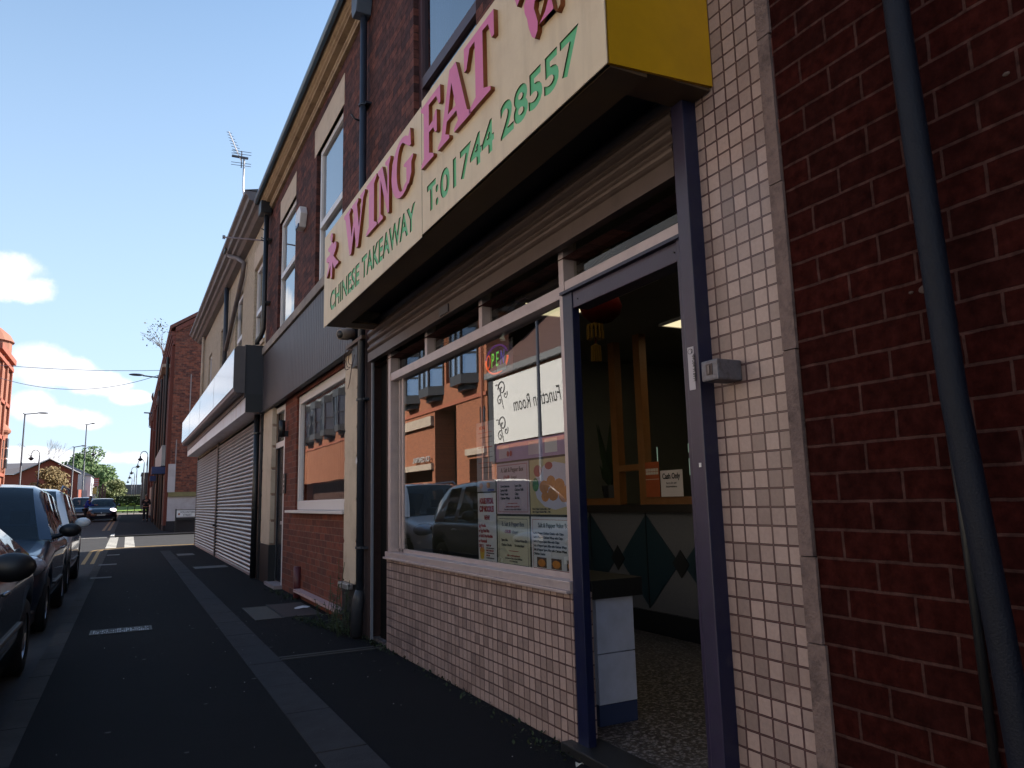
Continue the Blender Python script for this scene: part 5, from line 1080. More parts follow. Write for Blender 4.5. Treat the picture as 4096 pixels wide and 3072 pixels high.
# gabled brick house far left
h_ = thing('gabled_house', 'red brick house with grey gabled roof behind the yellowing tree', 'house', (-8, 100, 1))
wall(MB(), 99, -14.5, -5.2, .8, 5.35, [], 0, face='y').build('wall', brick_orange_x if 0 else mat('far_red_brick', (.30, .085, .055), .85, var=.15), h_, fix=False)
mb = MB(); mb.poly([(-11.3, 99.01, 5.35), (-5.2, 99.01, 5.35), (-8.1, 99.01, 6.95)]); mb.poly([(-5.2, 99, .8), (-5.2, 110, .8), (-5.2, 110, 5.35), (-5.2, 99, 5.35)]); mb.build('gable', mat('far_red_brick', (.30, .085, .055)), h_, fix=False)
mb = MB(); mb.quad((-8.1, 98.6, 7.1), (-5.0, 98.6, 5.38), (-5.0, 110, 5.38), (-8.1, 110, 7.1)); mb.quad((-8.1, 98.6, 7.1), (-11.4, 98.6, 5.35), (-11.4, 110, 5.35), (-8.1, 110, 7.1)); mb.quad((-14.6, 98.7, 5.36), (-11.2, 98.7, 5.36), (-8.6, 101, 6.8), (-14, 104, 6.8)); mb.build('roof', mat('far_slate', (.13, .12, .13), .8, var=.2), h_, fix=False)
mb = MB(); mb.tube([(-11.4, 98.55, 5.36), (-8.1, 98.55, 7.10), (-4.95, 98.55, 5.38)], .07, 5); mb.build('bargeboard', upvc, h_)
h3 = thing('white_shop', 'white rendered shop building beyond the brick gable house', 'building', (-5, 112, 1))
MB().box(-9.5, -4.4, 110.5, 124, .8, 5.6).build('wall', mat('far_white_render', (.62, .63, .68), .8), h3)
MB().prism([(-9.7, 5.61), (-7.1, 7.1), (-4.2, 5.61)], 'y', 110.3, 124).build('roof', mat('far_grey_roof', (.24, .25, .28), .8), h3)
for y0 in (112, 116, 120): f_ = MB().box(-4.39, -4.36, y0, y0+1.4, 3.2, 4.8).build('window', upvc, h3); MB().box(-4.355, -4.35, y0+.1, y0+1.3, 3.3, 4.7).build('pane', mat('dark_pane', (.03, .035, .045)), f_)
MB().box(-4.39, -4.2, 111, 123.5, .9, 2.7).build('shopfront', mat('shopfront_grey', (.12, .1, .12), .4), h3)
h5 = thing('far_roof_house', 'distant grey roofed house behind the hedge', 'house', (0, 140, 1))
MB().box(-1.4, 3.4, 139, 146, .8, 3.6).build('wall', mat('far_sand_wall', (.45, .36, .24), .8), h5); MB().prism([(-1.6, 3.6), (-.6, 5.2), (2.2, 5.2), (3.6, 3.6)], 'y', 138.8, 146).build('roof', mat('far_brown_roof', (.11, .09, .10), .8), h5)
h6 = thing('far_block', 'small dark flat roofed block at the end of the tall brick building', 'building', (1.9, 100, 1))
MB().box(1.28, 5, 92, 99, .8, 5.0).build('wall', mat('far_dark_brick', (.06, .05, .055), .8, var=.2), h6); MB().box(1.27, 1.29, 93, 98, 3.2, 4.2).build('window', mat('dark_pane', (.03, .035, .045)), h6)
MB().box(1.2, 5.1, 91.9, 99.1, 5.01, 5.2).build('roof', slate, h6)
# signboards beyond the cars
def board(lab, x0, x1, y, z0, z1, m, legs=True):
    o = thing('sign_board', lab, 'sign', ((x0+x1)/2, y, gz(y))); MB().box(x0, x1, y, y+.06, z0, z1).build('board', m, o)
    if legs: mb = MB(); mb.box(x0+.05, x0+.13, y+.07, y+.15, gz(y), z1); mb.box(x1-.13, x1-.05, y+.07, y+.15, gz(y), z1); mb.build('post', alu, o)
    return o
rb_ = board('red and white lettered sign board beyond the parked cars', -3.62, -3.1, 98, 3.9, 4.85, mat('board_red', (.55, .12, .10), .6)); mb = MB(); [mb.box(-3.57, -3.15, 97.99, 97.998, 4.0+i*.2, 4.07+i*.2) for i in range(4)]; mb.build('lettering_stripe', pw, rb_)
board('yellow sign board under the red one beyond the parked cars', -3.65, -3.25, 97, 3.0, 3.75, mat('board_yellow', (.62, .42, .12), .6))
board('large white board next to the brick gable house', -5.1, -4.55, 96, 3.5, 5.2, mat('board_white', (.75, .74, .76), .6))
board('small pale pink board behind the parked cars', -4.5, -4.0, 94, 2.6, 3.35, mat('board_pink', (.60, .50, .55), .6))
for i, (x0, x1, z1) in enumerate(((-2.98, -2.80, 3.75), (-2.72, -2.52, 4.1), (-2.45, -2.28, 3.75))): board(('left brown timber signboard of the three', 'tallest brown timber signboard, in the middle of the three', 'right brown timber signboard of the three')[i], x0, x1, 96, 2.2, z1, mat('brown_board', (.12, .06, .06), .7), True)
gr = thing('guard_rail', 'black pedestrian guard rail at the far kerb before the lawn', 'railing', (.3, 80, .6)); mb = MB()
mb.tube([(0, 80, .6), (.03, 80, 1.52), (.62, 80, 1.52), (.55, 80, .6)], .035, 6); mb.tube([(.33, 80, 1.5), (.30, 80, .6)], .025, 6) if 0 else None; mb.build('frame', black, gr)

# ------------------------------------------------------------------ street lamps
polem = mat('lamp_post_grey', (.05, .055, .075), .5)
def post_lamp(lab, x, y, h, arm, swan=None, dirn=1):
    z0 = gz(y); o = thing('street_lamp', lab, 'street lamp', (x, y, z0), 'tall street lamps')
    MB().tube([(x, y, z0), (x, y, z0+1.4), (x, y, z0+1.45), (x, y, h)], [.13, .13, .085, .055], 8).build('post', polem, o, True)
    MB().tube([(x-dirn*.15, y, h+.02), (x, y, h-.05), (x+dirn*arm*.6, y, h+.08)], .045, 6).build('arm', polem, o)
    MB().ell((x+dirn*arm*.82, y, h+.10), (arm*.27, .16, .07), 12, 6).build('lamp_head', polem, o, True)
    if swan: swan_neck(o, x, y, swan, dirn)
    return o
def swan_neck(o, x, y, z, dirn, r=.42):
    pts = [(x+dirn*.05, y, z-.9)] + [(x+dirn*(r-r*math.cos(R(a))), y, z+r*1.3*math.sin(R(a))) for a in range(0, 181, 20)]
    MB().tube(pts, .035, 6).build('swan_neck', polem, o, True)
    MB().lathe([(.03, .32), (.06, .30), (.07, .14), (.24, .0), (.20, -.02), (.06, -.16), (.0, -.18)], (x+dirn*2*r, y, z-.35), 'z', 10).build('lantern', mat('lantern_dark', (.03, .03, .045), .4), o, True)
post_lamp('tall street lamp beside the terracotta building, nearest on the left', -8.24, 75, 9.55, 1.6)
post_lamp('tallest thin street lamp above the parked cars, with a swan neck lantern halfway up', -4.54, 95, 10.75, .75, 7.7)
post_lamp('short street lamp with long arm between the gable house and the white board', -5.31, 90, 7.85, 1.05)
for i, (x, y, z, d, h) in enumerate(((1.41, 75, 6.0, -1, 0), (1.36, 88, 6.0, -1, 0), (.82, 103, 5.95, -1, 0), (.66, 117, 5.9, -1, 0), (.44, 135, 5.85, -1, 0), (-6.95, 75, 6.05, -1, 0))):
    o = thing('swan_neck_lamp', ('nearest swan neck lamp on the right, the highest in the photo', 'second nearest swan neck lamp on the right', 'middle swan neck lamp of the right hand row of five', 'fourth swan neck lamp of the right hand row', 'farthest and lowest swan neck lamp on the right', 'swan neck lamp on the left above the gable house roof')[i], 'street lamp', (x, y, gz(y)), 'swan neck lamps along the street')
    MB().tube([(x, y, gz(y)), (x, y, z-.1)], .055, 6).build('post', polem, o, True); swan_neck(o, x, y, z, d, .30)
wlm = thing('wall_mounted_lamp', 'street lamp on a long arm fixed to the tall brick building', 'street lamp', (1.5, 57, 10.3), 'tall street lamps') if 0 else thing('wall_mounted_lamp', 'street lamp on a long arm fixed to the tall brick building', 'street lamp', (1.5, 57, 10.3))
MB().tube([(1.75, 57, 10.25), (1.4, 57, 10.38), (.5, 57, 10.46)], .05, 6).build('arm', polem, wlm); MB().tube([(1.75, 57, 10.6), (1.4, 57, 10.45)], .03, 5).build('stay', polem, wlm)
MB().ell((.10, 57, 10.5), (.50, .18, .09), 12, 6).build('lamp_head', polem, wlm, True)
post_lamp('tall dark street lamp on the opposite pavement, seen reflected in the shop window', -9.0, 23.3, 8.3, 1.2)
def wire(lab, p, q, sag):
    mb = MB(); n = 24; mb.tube([(p[0]+(q[0]-p[0])*i/n, p[1]+(q[1]-p[1])*i/n, p[2]+(q[2]-p[2])*i/n-4*sag*(i/n)*(1-i/n)) for i in range(n+1)], .018, 4)
    mb.build('overhead_wire', mat('wire_grey', (.12, .14, .18), .6), label=lab, cat='cable', group='wires across the street')
wire('upper almost straight wire spanning the street', (-11, 60, 11.35), (1.6, 57, 10.9), .25)
wire('lower sagging wire spanning the street', (-11, 60, 11.5), (1.6, 57, 10.6), 1.55)
pa_ = thing('tv_aerial', 'small aerial on a pole at the far end of the tall brick building', 'aerial', (1.3, 62, 8), 'television aerials')
MB().tube([(1.7, 62, 7.0), (1.15, 62, 7.35), (1.12, 62, 8.4)], .03, 5).build('mast', adark, pa_); MB().tube([(.75, 62, 8.42), (1.3, 62, 8.40)], .05, 5).build('boom', adark, pa_); MB().tube([(1.25, 62, 8.1), (1.35, 62, 8.75)], .03, 5).build('elements', adark, pa_)

# ------------------------------------------------------------------ cars
def lerp(tab, t):
    for (a, va), (b, vb) in zip(tab[:-1], tab[1:]):
        if t <= b: return va if t <= a else va+(vb-va)*(t-a)/(b-a)
    return tab[-1][1]
tyre = mat('tyre_rubber', (.012, .012, .013), .8); rimm = mat('alloy_rim', (.38, .39, .42), .3, metal=.8)
carglass = glassmat('car_glass', 1.45, (.25, .32, .36)); carin = mat('car_interior', (.008, .009, .012), .8); seatm = mat('seat_cloth', (.02, .024, .034), .85)
lampg = mat('headlamp_lens', (.55, .57, .62), .12, metal=.2, var=.3, vscale=14, spec=.8, coat=.6); trim = mat('black_plastic_trim', (.012, .012, .014), .5)
platem = mat('number_plate', (.50, .50, .46), .5)
def car(name, lab, x, y, z, rz_, paint, L=4.2, W=1.76, H=1.5, suv=0., wheelr=.31, lit=False, rails=False, badge=False, mirror_m=None, group=None, cowl=1.12, tail=.12, slope=.55):
    """local frame: +Y is forward, ground at 0"""
    o = thing(name, lab, 'car', (0, 0, 0), group); h2 = L/2; bl = .93+suv*.10; hood = .90+suv*.10; cow = h2-cowl
    top = [(-h2, bl-.12), (-h2+.10, bl), (-h2+.7, bl+.03), (cow, bl+.02), (cow+.12, hood+.03), (h2-.35, hood-.10), (h2-.12, hood-.20), (h2, hood-.36)]
    hw = lambda s: W/2*(1-.30*max(0, (s-(h2-.62))/.62)**2.2-.20*max(0, (-s-(h2-.5))/.5)**2.2)
    wy = (h2-.80, -h2+.76); ar = wheelr+.06
    def zb(s):
        r_ = .20+suv*.03
        for w_ in wy:
            d = abs(s-w_)
            if d < ar: r_ = max(r_, wheelr+math.sqrt(max(0, ar*ar-d*d)))
        return r_
    ss = sorted(set([round(-h2+L*i/44, 3) for i in range(45)] + [round(w_+ar*k, 3) for w_ in wy for k in (-.999, -.96, -.85, -.7, .7, .85, .96, .999)]))
    mb = MB(); rows = []
    for s in ss:
        w_ = hw(s); t = lerp(top, s); b = zb(s); m_ = max(b+.02, .55); m2 = max(m_+.015, t-.20)
        pts = [(0, t+.025), (w_*.45, t+.018), (w_*.78, t), (w_*.92, t-.035), (w_*.985, t-.10), (w_, m2), (w_*1.0, max(b+.01, m_)), (w_*.985, max(b+.005, (m_+b)/2)), (w_*.955, b)]
        pts = pts + [(w_*.80, b)]
        rows.append([len(mb.v)+i for i in range(len(pts)*2-1)]); mb.v += [(-px_, s, pz) for px_, pz in pts[::-1]] + [(px_, s, pz) for px_, pz in pts[1:]]
    for a, b in zip(rows[:-1], rows[1:]):
        for i in range(len(a)-1): mb.f.append((a[i], a[i+1], b[i+1], b[i]))
    mb.f.append(tuple(rows[0])); mb.f.append(tuple(rows[-1])[::-1])
    body = mb.build('body', paint, o, True)
    # greenhouse
    yc, yr = cow+.10, -h2+tail; roof0, roof1 = yc-.85, yr+slope
    gs = [yc+(roof0-yc)*k/6 for k in range(6)]+[roof0-.12] + [roof0+(roof1-roof0)*k/8 for k in range(1, 9)] + [roof1+(yr-roof1)*k/4 for k in range(1, 5)]
    P, G_, G2_, S_ = MB(), MB(), MB(), {}; prev = None
    for k, s in enumerate(gs):
        if k <= 6: f_ = math.sin((k/6)*math.pi/2*.94)**.9; zt = bl+.01+(H-bl-.02)*f_*(.93+.07*k/6)
        elif k <= 14: zt = H-.0+(-.02-.05*((k-6)/8)**2)*1.0
        else: zt = H-.07+(bl+.05-H+.07)*((k-14)/4)**1.1
        f_ = (zt-bl)/(H-bl); wb = hw(s)*.955; wr = wb-(.17+.03)*max(0, f_)
        pts = [(0, zt+.028*f_), (wr*.5, zt+.018*f_), (wr*.86-.01*f_, zt), (wr*.97, zt-.045*f_), (wr+.012, zt-.085*f_), (wb, bl-.02)]
        row = [(px_, s, pz) for px_, pz in pts]
        if prev:
            for i in range(5):
                for sg_ in (1, -1):
                    q = [(sg_*prev[i][0], prev[i][1], prev[i][2]), (sg_*prev[i+1][0], prev[i+1][1], prev[i+1][2]), (sg_*row[i+1][0], row[i+1][1], row[i+1][2]), (sg_*row[i][0], row[i][1], row[i][2])]
                    if i < 2: tgt = G_ if k <= 5 else (G2_ if k >= 16 else P)
                    elif i < 4: tgt = P
                    else: tgt = P if k in (10, 14, 15, 16, 17, 18) else S_.setdefault((sg_, 0 if k < 10 else 1), MB())
                    tgt.quad(*q)
        prev = row
    def weld(mb_, nm, m_):
        ob = mb_.build(nm, m_, o, True); bm = bmesh.new(); bm.from_mesh(ob.data); bmesh.ops.remove_doubles(bm, verts=bm.verts, dist=1e-4); bmesh.ops.recalc_face_normals(bm, faces=bm.faces); bm.to_mesh(ob.data); bm.free(); return ob
    weld(P, 'roof', paint); weld(G_, 'windscreen', carglass); weld(G2_, 'rear_window', carglass)
    for q in S_.values(): weld(q, 'side_window', carglass)
    MB().box(-W/2+.22, W/2-.22, -h2+.5, cow-.05, .45, bl-.06).build('interior', carin, o)
    MB().tube([(-W/2+.16, cow-.02, bl+.0), (W/2-.16, cow-.02, bl+.0)], .035, 6).build('dashboard', carin, o)
    for sx_ in (-.37, .37):
        MB().box(sx_-.22, sx_+.22, cow-1.35, cow-1.2, .5, bl+.16).build('seat', seatm, o, bevel=.05)
        MB().box(sx_-.11, sx_+.11, cow-1.36, cow-1.27, bl+.18, bl+.36).build('headrest', seatm, o, bevel=.03)
    for sg_ in (-1, 1):
        for w_ in wy:
            cx = sg_*(W/2-.105)
            t_ = MB().lathe([(wheelr*.62, -.10), (wheelr*.9, -.105), (wheelr, -.08), (wheelr, .08), (wheelr*.9, .105), (wheelr*.62, .10)], (cx, w_, wheelr), 'x', 24).build('wheel', tyre, o, True)
            mb = MB(); mb.lathe([(wheelr*.64, .08*sg_), (wheelr*.60, .09*sg_), (wheelr*.56, .05*sg_)], (cx, w_, wheelr), 'x', 20)
            for k in range(5):
                a = k*1.2566; dx, dz = math.cos(a), math.sin(a); n = wheelr*.10
                p0 = Vector((cx+.085*sg_, w_, wheelr)); d = Vector((0, dx, dz)); e_ = Vector((0, -dz, dx))*n
                mb.quad(tuple(p0-e_), tuple(p0+e_), tuple(p0+d*wheelr*.6+e_*.8), tuple(p0+d*wheelr*.6-e_*.8))
            mb.build('rim', rimm, o, fix=False)
        fx = sg_*hw(h2-.25)
        MB().ell((sg_*(hw(h2-.3)-.16), h2-.30, hood-.215), (.23, .27, .13), 14, 8).build('headlight', lampg if not (lit and sg_ < 0) else mat('lit_headlamp', (.9, .9, .9), .3, emit=(1, .85, .95), estr=1.6), o, True)
        mm = mirror_m or paint
        mb = MB(); mb.ell((sg_*(W/2+.13), cow-.32, bl+.10), (.125, .075, .085), 14, 8); mb.build('wing_mirror', mm, o, True)
        MB().tube([(sg_*(W/2-.06), cow-.28, bl+.02), (sg_*(W/2+.08), cow-.32, bl+.06)], .03, 6).build('mirror_stalk', trim, o)
        mb = MB(); mb.tube([(sg_*(W/2+.005), cow-1.15, .80+suv*.08), (sg_*(W/2+.025), cow-1.22, .81+suv*.08), (sg_*(W/2+.005), cow-1.32, .80+suv*.08)], .014, 6); mb.build('door_handle', rimm, o, True)
        mb = MB(); mb.tube([(sg_*(hw(s)+.004), s, .47) for s in [-h2+1.2+i*.3 for i in range(int((L-2.4)/.3))]], .016, 6); mb.build('side_strip', trim, o)
        if rails: mb = MB(); mb.tube([(sg_*(W/2-.26), roof0-.05, H-.02), (sg_*(W/2-.25), roof0-.2, H+.045), (sg_*(W/2-.25), roof1+.1, H+.02), (sg_*(W/2-.26), roof1-.02, H-.06)], .02, 6); mb.build('roof_rail', rimm, o, True)
        MB().ell((sg_*(hw(-h2+.2)-.085), -h2+.20, bl-.15), (.10, .19, .075), 12, 8).build('tail_light', mat('tail_red', (.22, .02, .02), .2, coat=.5), o, True)
    mb = MB(); mb.ell((0, h2-.09, .42), (W/2-.30, .12, .12), 16, 8); mb.build('grille', trim, o, True)
    mb = MB(); mb.box(-.45, .45, h2-.005, h2+.025, hood-.46, hood-.38); mb.build('upper_grille', trim, o, bevel=.01)
    MB().box(-.26, .26, h2+.03, h2+.045, .40, .51).build('number_plate', platem, o)
    MB().box(-W/2+.08, W/2-.08, h2-.40, h2-.06, .16, .30).build('bumper_lip', trim, o, bevel=.02)
    MB().tube([(-.5, cow+.03, bl+.035), (.1, cow+.06, bl+.04)], .012, 5).build('wiper', trim, o)
    if badge: MB().poly([(-.045, h2+.03, hood-.40), (0, h2+.03, hood-.46), (.045, h2+.03, hood-.40), (0, h2+.03, hood-.34)][::-1]).build('badge', rimm, o, fix=False) and None
    o.location = (x, y, z); o.rotation_euler = (0, 0, rz_); ORG[o] = Vector((x, y, z)); return o
def paint(n, c, metal=.3, rough=.28): return mat(n, c, rough, metal=metal, var=.04, coat=1., spec=.6)
PI = math.pi
car('parked_car', 'black car at the left edge, nearest to the camera, rear wheel in view', -1.62, 6.25, -.10, PI, paint('black_metallic', (.012, .012, .014)), L=4.3, W=1.82, H=1.45, group='cars parked along the kerb', tail=.45, slope=1.35, mirror_m=black, cowl=.80)
car('parked_car', 'dark blue tall hatchback with big headlights parked facing the camera', -1.65, 11.35, -.10, PI, paint('dark_blue_metallic', (.018, .034, .066)), L=3.95, W=1.78, H=1.69, suv=.7, group='cars parked along the kerb', mirror_m=black, cowl=1.30)
car('parked_car', 'white car with roof rails parked facing the camera, third along the kerb', -1.74, 16.0, -.10, PI, paint('white_car_paint', (.78, .79, .80), 0.), L=4.4, W=1.84, H=1.74, suv=1., rails=True, group='cars parked along the kerb')
car('oncoming_car', 'black sport utility car with one lit headlight by the far kerb', -1.62, 62.0, rz(62), PI, paint('black_blue', (.008, .012, .03)), L=4.3, W=1.86, H=1.62, suv=1., lit=True, badge=True, group='cars further up the street')
car('oncoming_car', 'dark sport utility car behind and left of the one with the lit headlight', -3.15, 67.5, rz(67), PI, paint('navy_metallic', (.012, .02, .045)), L=4.4, W=1.88, H=1.74, suv=1., lit=False, group='cars further up the street')

# ------------------------------------------------------------------ people
def skin_body(pts, edges, rad, nm, m, o, sub=1):
    me = bpy.data.meshes.new('sk'); me.from_pydata(pts, edges, []); ob = bpy.data.objects.new('sk', me); COL.objects.link(ob)
    md = ob.modifiers.new('s', 'SKIN'); 
    for i, r_ in enumerate(rad):
        v = me.skin_vertices[0].data[i]; v.radius = r_ if isinstance(r_, tuple) else (r_, r_)
        v.use_root = (i == 0)
    ob.modifiers.new('b', 'SUBSURF').levels = sub; ob.modifiers['b'].render_levels = sub
    dg = bpy.context.evaluated_depsgraph_get(); dg.update(); m2 = bpy.data.meshes.new_from_object(ob.evaluated_get(dg), depsgraph=dg)
    bpy.data.objects.remove(ob); m2.transform(Matrix.Translation(ORG[o])); m2.name = nm
    for p in m2.polygons: p.use_smooth = True
    return link_mesh(m2, nm, m, o)
skinm = mat('skin_tone', (.32, .16, .11), .6); hairm = mat('grey_hair', (.16, .13, .11), .8)
def person(lab, loc, rz_, top_m, leg_m, stride=.16, lean=0., armf=.25):
    o = thing('person', lab, 'person', (0, 0, 0))
    J = {'pel': (0, 0, .93), 'wst': (0, .02+lean*.12, 1.08), 'chs': (0, .03+lean*.35, 1.32), 'nk': (0, .03+lean*.5, 1.50)}
    P = [J['pel'], J['wst'], J['chs'], J['nk'], (0, .05+lean*.6, 1.58), (0, .06+lean*.7, 1.68)]; Ed = [(0, 1), (1, 2), (2, 3), (3, 4), (4, 5)]; Rr = [(.15, .11), (.14, .10), (.17, .115), .055, .07, .09]
    for sg_ in (-1, 1):
        n = len(P); st = stride*sg_; P += [(sg_*.10, 0, .88), (sg_*.11, st*.6+.03, .50), (sg_*.11, st, .10), (sg_*.12, st+.15, .05)]; Ed += [(0, n), (n, n+1), (n+1, n+2), (n+2, n+3)]; Rr += [.095, .065, .045, .04]
        n = len(P); cy = .03+lean*.4; P += [(sg_*.20, cy, 1.42), (sg_*.25, cy-.03+armf*.3, 1.14), (sg_*.16, cy+armf, 1.10+armf*.2), (sg_*.13, cy+armf+.07, 1.10+armf*.2)]; Ed += [(2, n), (n, n+1), (n+1, n+2), (n+2, n+3)]; Rr += [.06, .045, .033, .03]
        w_ = n+3
        for k in range(4):
            n = len(P); b = P[w_]; P += [(b[0]+(k-1.5)*.017, b[1]+.05, b[2]-.005), (b[0]+(k-1.5)*.02, b[1]+.085-.006*abs(k-1), b[2]-.03)]; Ed += [(w_, n), (n, n+1)]; Rr += [.009, .008]
        n = len(P); b = P[w_]; P += [(b[0]-sg_*.035, b[1]+.02, b[2]+.01), (b[0]-sg_*.045, b[1]+.05, b[2])]; Ed += [(w_, n), (n, n+1)]; Rr += [.01, .009]
    skin_body(P, Ed, Rr, 'body', skinm, o)
    H_ = P[5]
    mb = MB(); mb.ell((H_[0], H_[1]-.015, H_[2]+.045), (.088, .10, .10), 14, 8); mb.build('hair', hairm, o, True)
    mb = MB(); mb.ell((0, H_[1]+.095, H_[2]-.01), (.014, .02, .022), 8, 6); mb.build('nose', skinm, o, True)
    for sg_ in (-1, 1): MB().ell((sg_*.035, H_[1]+.082, H_[2]+.018), (.012, .008, .008), 8, 6).build('eye', black, o); MB().ell((sg_*.092, H_[1], H_[2]), (.012, .02, .03), 8, 6).build('ear', skinm, o)
    MB().ell((0, H_[1]+.085, H_[2]-.05), (.028, .008, .006), 8, 6).build('mouth', mat('lips', (.22, .07, .06), .6), o)
    # clothing: jacket and trousers as slightly larger skins
    idx = {}; jp = [P[0], P[1], P[2], P[3]]; je = [(0, 1), (1, 2), (2, 3)]; jr = [(.175, .13), (.165, .125), (.195, .14), .075]
    for base in (10, 10+4+10+4):
        n = len(jp); jp += [P[base], P[base+1], P[base+2]]; je += [(2, n), (n, n+1), (n+1, n+2)]; jr += [.08, .06, .048]
    skin_body(jp, je, jr, 'jacket', top_m, o)
    tp_ = [(0, 0, .96)]; te = []; tr = [(.165, .125)]
    for base in (6, 6+4+14):
        n = len(tp_); tp_ += [P[base], P[base+1], P[base+2]]; te += [(0, n), (n, n+1), (n+1, n+2)]; tr += [.11, .082, .066]
    skin_body(tp_, te, tr, 'trousers', leg_m, o)
    for base in (6, 24): MB().ell((P[base+3][0], P[base+3][1]-.05, .05), (.055, .15, .055), 10, 6).build('shoe', black, o)
    o.location = loc; o.rotation_euler = (0, 0, rz_); return o
person('person in dark jacket and trousers walking towards the camera on the far pavement, hands together', (1.12, 57.0, gz(57)), PI, mat('dark_jacket', (.014, .011, .014), .8), mat('dark_trousers', (.010, .010, .014), .8), armf=.26)
person('person in bright blue jacket leaning towards the car with the lit headlight', (-2.55, 58.5, rz(58.5)), -1.9, mat('blue_jacket', (.015, .04, .30), .8), mat('dark_trousers', (.010, .010, .014)), stride=.06, lean=.35, armf=.45)

# ------------------------------------------------------------------ pavement clutter
def lid(lab, name, x0, x1, y0, y1, m, cat):
    o = thing(name, lab, cat, ((x0+x1)/2, (y0+y1)/2, 0)); MB().box(x0, x1, y0, y1, -.01, .007).build('cover', m, o)
    mb = MB(); w = .02; mb.box(x0-w, x0-.002, y0-w, y1+w, -.01, .009); mb.box(x1+.002, x1+w, y0-w, y1+w, -.01, .009); mb.box(x0-.002, x1+.002, y0-w, y0-.002, -.01, .009); mb.box(x0-.002, x1+.002, y1+.002, y1+w, -.01, .009); mb.build('rim', mat('iron_rim', (.03, .028, .03), .6), o); return o
lid('pale concrete filled cover by the ribbon window, next to the litter', 'access_cover', 1.33, 1.60, 8.75, 9.85, mat('concrete_cover', (.075, .068, .062), .9, var=.3, vscale=8, bump=.5), 'manhole cover')
lid('dark metal cover by the wall with white litter on it', 'access_cover', 1.63, 2.02, 8.78, 9.95, mat('dark_cover', (.035, .02, .02), .6, var=.3), 'manhole cover')
iron = mat('shiny_iron', (.035, .034, .038), .7, metal=.2, var=.9, vscale=30, bump=1., bscale=50, dirt=(.006, .006, .008), dirtamt=1., dirtscale=38)
icv = lid('worn shiny metal access cover in the middle of the pavement', 'access_cover', -.26, .27, 8.78, 9.06, iron, 'manhole cover')
mb = MB(); rnd = random.Random(77)
for i in range(26):
    for j in range(5):
        if rnd.random() < .62: x, y = -.25+i*.0198, 8.795+j*.052; mb.box(x, x+rnd.uniform(.008, .016), y, y+rnd.uniform(.018, .04), .007, .0095)
mb.build('raised_tread', mat('worn_bright_iron', (.34, .33, .36), .45, metal=.4, var=.5, vscale=60), icv)
ptm = mat('patch_grey', (.13, .12, .12), .8, var=.4, vscale=12, dirt=(.03, .03, .03), dirtamt=.6, dirtscale=8)
for i, (x0, x1, y0, y1, lab) in enumerate(((-.52, -.22, 15.75, 16.0, 'narrow metal cover strip at the kerb, nearest of the three'), (-.5, -.18, 19.3, 19.65, 'narrow metal cover strip at the kerb, second of the three'), (-.42, -.15, 23.2, 23.6, 'narrow metal cover strip at the kerb, third of the three'), (1.25, 1.62, 21.4, 22.3, 'pale concrete cover in front of the further steel shutter'), (1.3, 1.9, 16.6, 17.2, 'worn concrete cover in front of the nearer steel shutter'))): lid(lab, 'access_cover', x0, x1, y0, y1, ptm, 'manhole cover')
mb = MB(); mb.box(1.175, 2.04, 6.52, 6.56, -.01, .006); mb.box(1.175, 2.04, 6.44, 6.47, -.01, .006); mb.build('drain_channel', mat('channel_iron', (.045, .04, .04), .7, var=.4, vscale=30), label='iron drain channel crossing the pavement from the downpipe', cat='drain')
random.seed(12)
gum = mat('chewing_gum', (.05, .05, .052), .9); pch = mat('tarmac_patch', (.0058, .006, .008), .9, var=.6, vscale=160, bump=1., bscale=170)
gm_ = MB()
for i in range(70):
    x, y = random.uniform(-.4, 1.9), random.uniform(2.6, 22); r_ = random.uniform(.008, .022)
    gm_.poly([(x+r_*random.uniform(.7, 1)*math.cos(t*.785), y+r_*random.uniform(.7, 1)*math.sin(t*.785), .0072) for t in range(8)])
gm_.build('chewing_gum', gum, label='old flattened chewing gum spots trodden into the pavement', cat='stain', kind='stuff', fix=False)
li = MB()
def crumple(mb, cx, cy, r, z, n=9):
    c = (cx, cy, z+.02); ring_ = [(cx+r*random.uniform(.6, 1)*math.cos(6.283*i/n), cy+.6*r*random.uniform(.6, 1)*math.sin(6.283*i/n), z+random.uniform(.002, .03)) for i in range(n)]
    for i in range(n): mb.poly([c, ring_[i], ring_[(i+1) % n]])
crumple(li, 1.93, 9.33, .10, .01); li.build('litter', mat('white_litter', (.62, .60, .62), .8), label='crumpled white paper lying on the dark metal cover', cat='litter', fix=False)
for i, (x, y, r_) in enumerate(((1.93, 3.12, .028), (1.87, 3.02, .026))):
    mb = MB(); crumple(mb, x, y, r_, .005, 7); mb.build('litter', mat('pale_litter', (.45, .44, .42), .8), label=('small pale scrap by the shop door step, nearer the wall', 'small pale scrap by the shop door step, further from the wall')[i], cat='litter', fix=False)
mb = MB()
for i in range(90):
    x, y = random.uniform(-.4, 2.0), random.uniform(3, 20); r_ = random.uniform(.003, .007)
    mb.box(x, x+r_, y, y+r_, .005, .005+r_*.6)
mb.build('grit', mat('pale_grit', (.30, .29, .28), .9), label='tiny pale crumbs of grit scattered over the pavement', cat='grit', kind='stuff')
wm_ = mat('weed_leaf', (.035, .055, .022), .7, var=.6, vscale=12)
we = thing('weed', 'straggly weeds growing at the foot of the downpipe', 'weed', (1.95, 7.4, 0)); mb = MB(); st_ = MB(); rnd = random.Random(31)
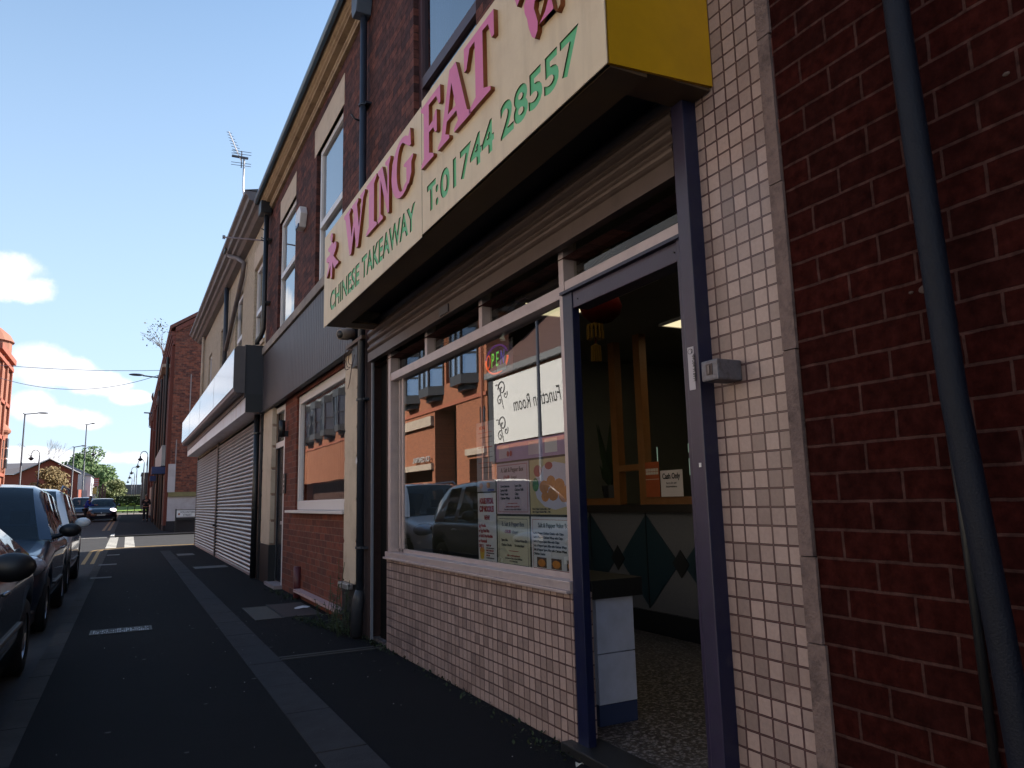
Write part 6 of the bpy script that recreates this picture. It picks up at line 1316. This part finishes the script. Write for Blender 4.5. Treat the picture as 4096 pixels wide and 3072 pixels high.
for i in range(34):
    x0, y0 = 1.98+rnd.uniform(-.16, .04), 7.45+rnd.uniform(-.35, .5); h = rnd.uniform(.05, .30) if i > 8 else rnd.uniform(.35, .72); p = Vector((x0, y0, 0)); q = p+Vector((rnd.uniform(-.12, .03), rnd.uniform(-.12, .12), h)); st_.tube([tuple(p), tuple((p+q)/2+Vector((-.02, .01, 0))), tuple(q)], .003, 4)
    for k in range(int(6+h*14)):
        c = p.lerp(q, rnd.uniform(.2, 1)); a = rnd.uniform(0, 6.28); l = rnd.uniform(.025, .065); d = Vector((math.cos(a)*l, math.sin(a)*l, rnd.uniform(-.01, .02))); e_ = Vector((-math.sin(a), math.cos(a), 0))*l*.28
        mb.quad(tuple(c), tuple(c+d*.5+e_), tuple(c+d), tuple(c+d*.5-e_))
mb.build('leaves', wm_, we, fix=False); st_.build('stem', wm_, we)
mo = MB(); rnd = random.Random(5)
for (xa, ya, xb, yb, n) in ((2.0, 7.2, 1.75, 8.6, 700), (2.03, 10.2, 1.95, 11.8, 250), (2.0, 6.2, 2.04, 7.0, 120), (2.0, 3.25, 1.95, 3.6, 60), (1.98, 3.4, 2.045, 6.3, 130)):
    for i in range(n):
        t = rnd.random(); c = Vector((xa+(xb-xa)*t+rnd.gauss(0, .05), ya+(yb-ya)*t+rnd.gauss(0, .06), .004)); 
        if c.x > 2.04: c.x = 2.04
        a = rnd.uniform(0, 6.28); l = rnd.uniform(.01, .03); d = Vector((math.cos(a)*l, math.sin(a)*l, rnd.uniform(0, .03))); e_ = Vector((-math.sin(a), math.cos(a), 0))*l*.4
        mo.quad(tuple(c), tuple(c+d*.5+e_), tuple(c+d), tuple(c+d*.5-e_))
mo.build('moss', mat('moss_green', (.022, .034, .014), .9, var=.6, vscale=10), label='moss and tiny weeds along the foot of the walls', cat='moss', kind='stuff', fix=False)
nw = thing('crumpled_can', 'crushed silvery packaging caught in the weeds on the pilaster base', 'litter', (2.0, 7.6, .42)); mb = MB(); mb.box(1.97, 2.03, 7.42, 7.80, .40, .455); mb.build('foil', mat('silver_foil', (.4, .42, .46), .3, metal=.8, var=.5, vscale=40, bump=1., bscale=60), nw, bevel=.01)
